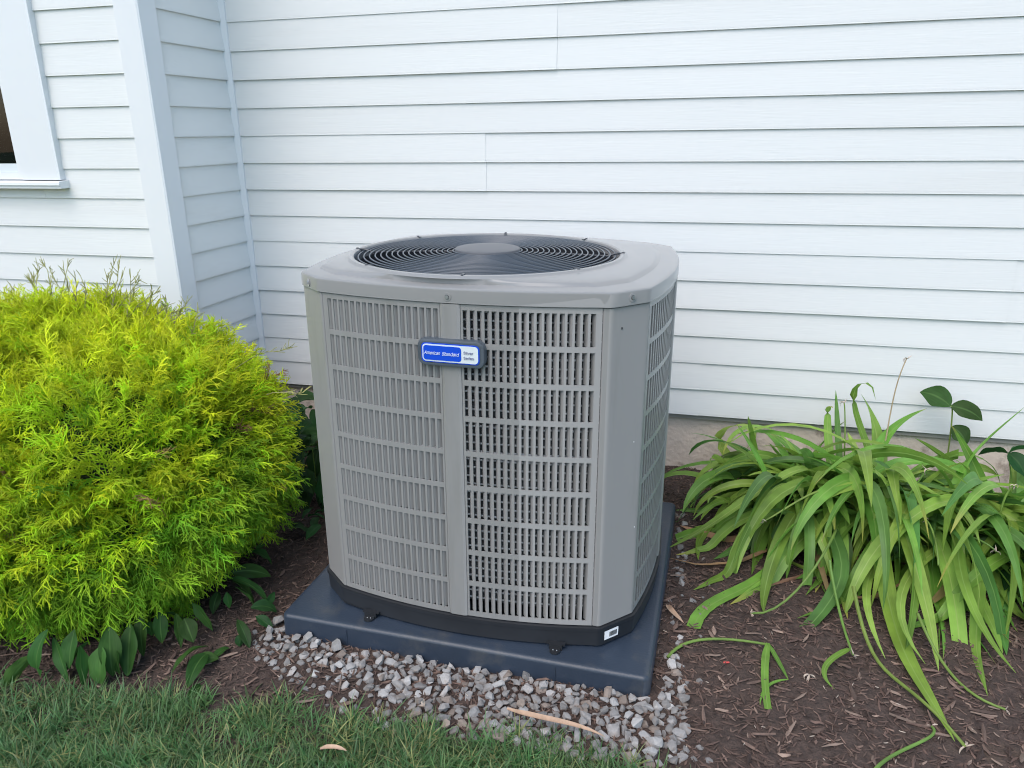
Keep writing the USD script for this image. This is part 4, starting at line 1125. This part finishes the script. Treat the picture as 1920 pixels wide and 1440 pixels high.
# bare wiry shoots on top
for k, (x0, y0, x1, y1) in enumerate([(90, 580, 72, 495), (110, 575, 78, 492), (130, 570, 92, 500), (150, 575, 140, 512), (180, 575, 215, 490), (205, 585, 222, 500), (190, 575, 262, 525), (250, 590, 312, 572), (60, 590, 10, 555), (30, 590, 0, 570), (220, 580, 300, 545), (160, 570, 150, 515), (240, 590, 255, 520), (320, 600, 350, 566), (430, 660, 545, 650), (500, 700, 570, 735), (280, 590, 340, 570), (70, 580, 62, 520), (115, 580, 130, 488), (165, 580, 200, 515), (215, 585, 245, 520), (140, 580, 118, 500), (40, 590, 25, 540), (235, 590, 285, 540), (100, 580, 55, 525), (260, 590, 330, 585), (350, 610, 372, 575), (195, 580, 235, 500), (10, 590, -10, 545), (75, 585, 100, 530), (300, 600, 312, 560)]):
    yy = -.98 if x0 < 400 else -1.0; a_ = Q_(x0, y0 + 40, yy); b_ = Q_(x1, y1, yy + rs.uniform(-.05, .05)); mid = a_ * .45 + b_ * .55 + rs.normal(0, .012, 3)
    mb = MB(); pts = np.array([a_, a_ * .7 + mid * .3 + rs.normal(0, .004, 3), mid, mid * .4 + b_ * .6 + rs.normal(0, .005, 3), b_]); mb.add(*tube(pts, np.linspace(.0014, .0009, 5), 3))
    for q in range(14):
        t = rs.uniform(.3, 1); i = t * 4; i0 = min(3, int(i)); p0 = pts[i0] + (pts[i0 + 1] - pts[i0]) * (i - i0); d_ = (pts[i0 + 1] - pts[i0]); d_ /= np.linalg.norm(d_); d_ = d_ + rs.normal(0, .5, 3) + (0, 0, .25); d_ /= np.linalg.norm(d_)
        ln = rs.uniform(.012, .035); mb.add(*tube(np.array([p0, p0 + d_ * ln * .5 + rs.normal(0, .001, 3), p0 + d_ * ln]), [.0013, .0011, .0008], 3))
    obj('shoot', mb.get(), 'twig_green', shrub)

# ------------------------------------------------------------------ lawn grass
def tuft(seed, n=13):
    r = np.random.default_rng(seed); mb = MB()
    for k in range(n):
        az = r.uniform(0, 6.28); b0 = np.array([r.normal(0, .010), r.normal(0, .010), 0]); ln = r.uniform(.035, .082); w = r.uniform(.0012, .0022); e = r.uniform(.55, 1.45); cu = r.uniform(.3, 1.5); m_ = 5; C = [b0]
        for i in range(1, m_): e -= cu / m_; C.append(C[-1] + ln / (m_ - 1) * np.array([math.cos(e) * math.cos(az), math.cos(e) * math.sin(az), math.sin(e)]))
        C = np.array(C); s_ = np.array([-math.sin(az), math.cos(az), r.normal(0, .3)]); v, uv, f = [], [], []
        for i in range(m_):
            ww = w * (1 - (i / (m_ - 1)) ** 2 * .92); v += [C[i] - s_ * ww, C[i] + s_ * ww]; uv += [(0, i / (m_ - 1)), (1, i / (m_ - 1))]
        for i in range(m_ - 1): f.append([2 * i, 2 * i + 1, 2 * i + 3, 2 * i + 2])
        mb.add(np.array(v), np.array(f), np.array(uv))
    return mb


tf = [tuft(400 + i) for i in range(8)]
protos = [(t.get(), 'grass_blade', t.uv()) for t in tf] + [(t.get(), 'grass_pale', t.uv()) for t in tf[:3]]
N = 15000
X = rng.uniform(-2.5, .5, N * 2); Yy = rng.uniform(-2.35, -1.44, N * 2)
e_ = lawn_edge(X) + (meshkit.noise(np.column_stack([X * 9, 0 * X, 0 * X]), 3) - .5) * .07
dd = e_ - Yy; keep = (dd > 0) & (rng.random(len(X)) < np.clip(.25 + dd / .05, 0, 1))
X, Yy = X[keep][:N], Yy[keep][:N]
Q = Rot.from_euler('zyx', np.column_stack([rng.uniform(0, 6.28, len(X)), rng.normal(0, .2, len(X)), rng.normal(0, .2, len(X))])).as_quat()[:, [3, 0, 1, 2]]
idx = np.where(rng.random(len(X)) < .15, rng.integers(8, 11, len(X)), rng.integers(0, 8, len(X)))
lawn = instancer('grass', protos, None, np.column_stack([X, Yy, np.full(len(X), -.006)]), Q, rng.uniform(.5, 1.05, len(X)), idx, kind='stuff', label='short green lawn grass along the front of the mulch bed', cat='grass')
obj('lawn', sheet(-12, 12, -14, -1.66, 30, 30, lambda X, Y_: 0 * X - .020), 'lawn_green', kind='structure')
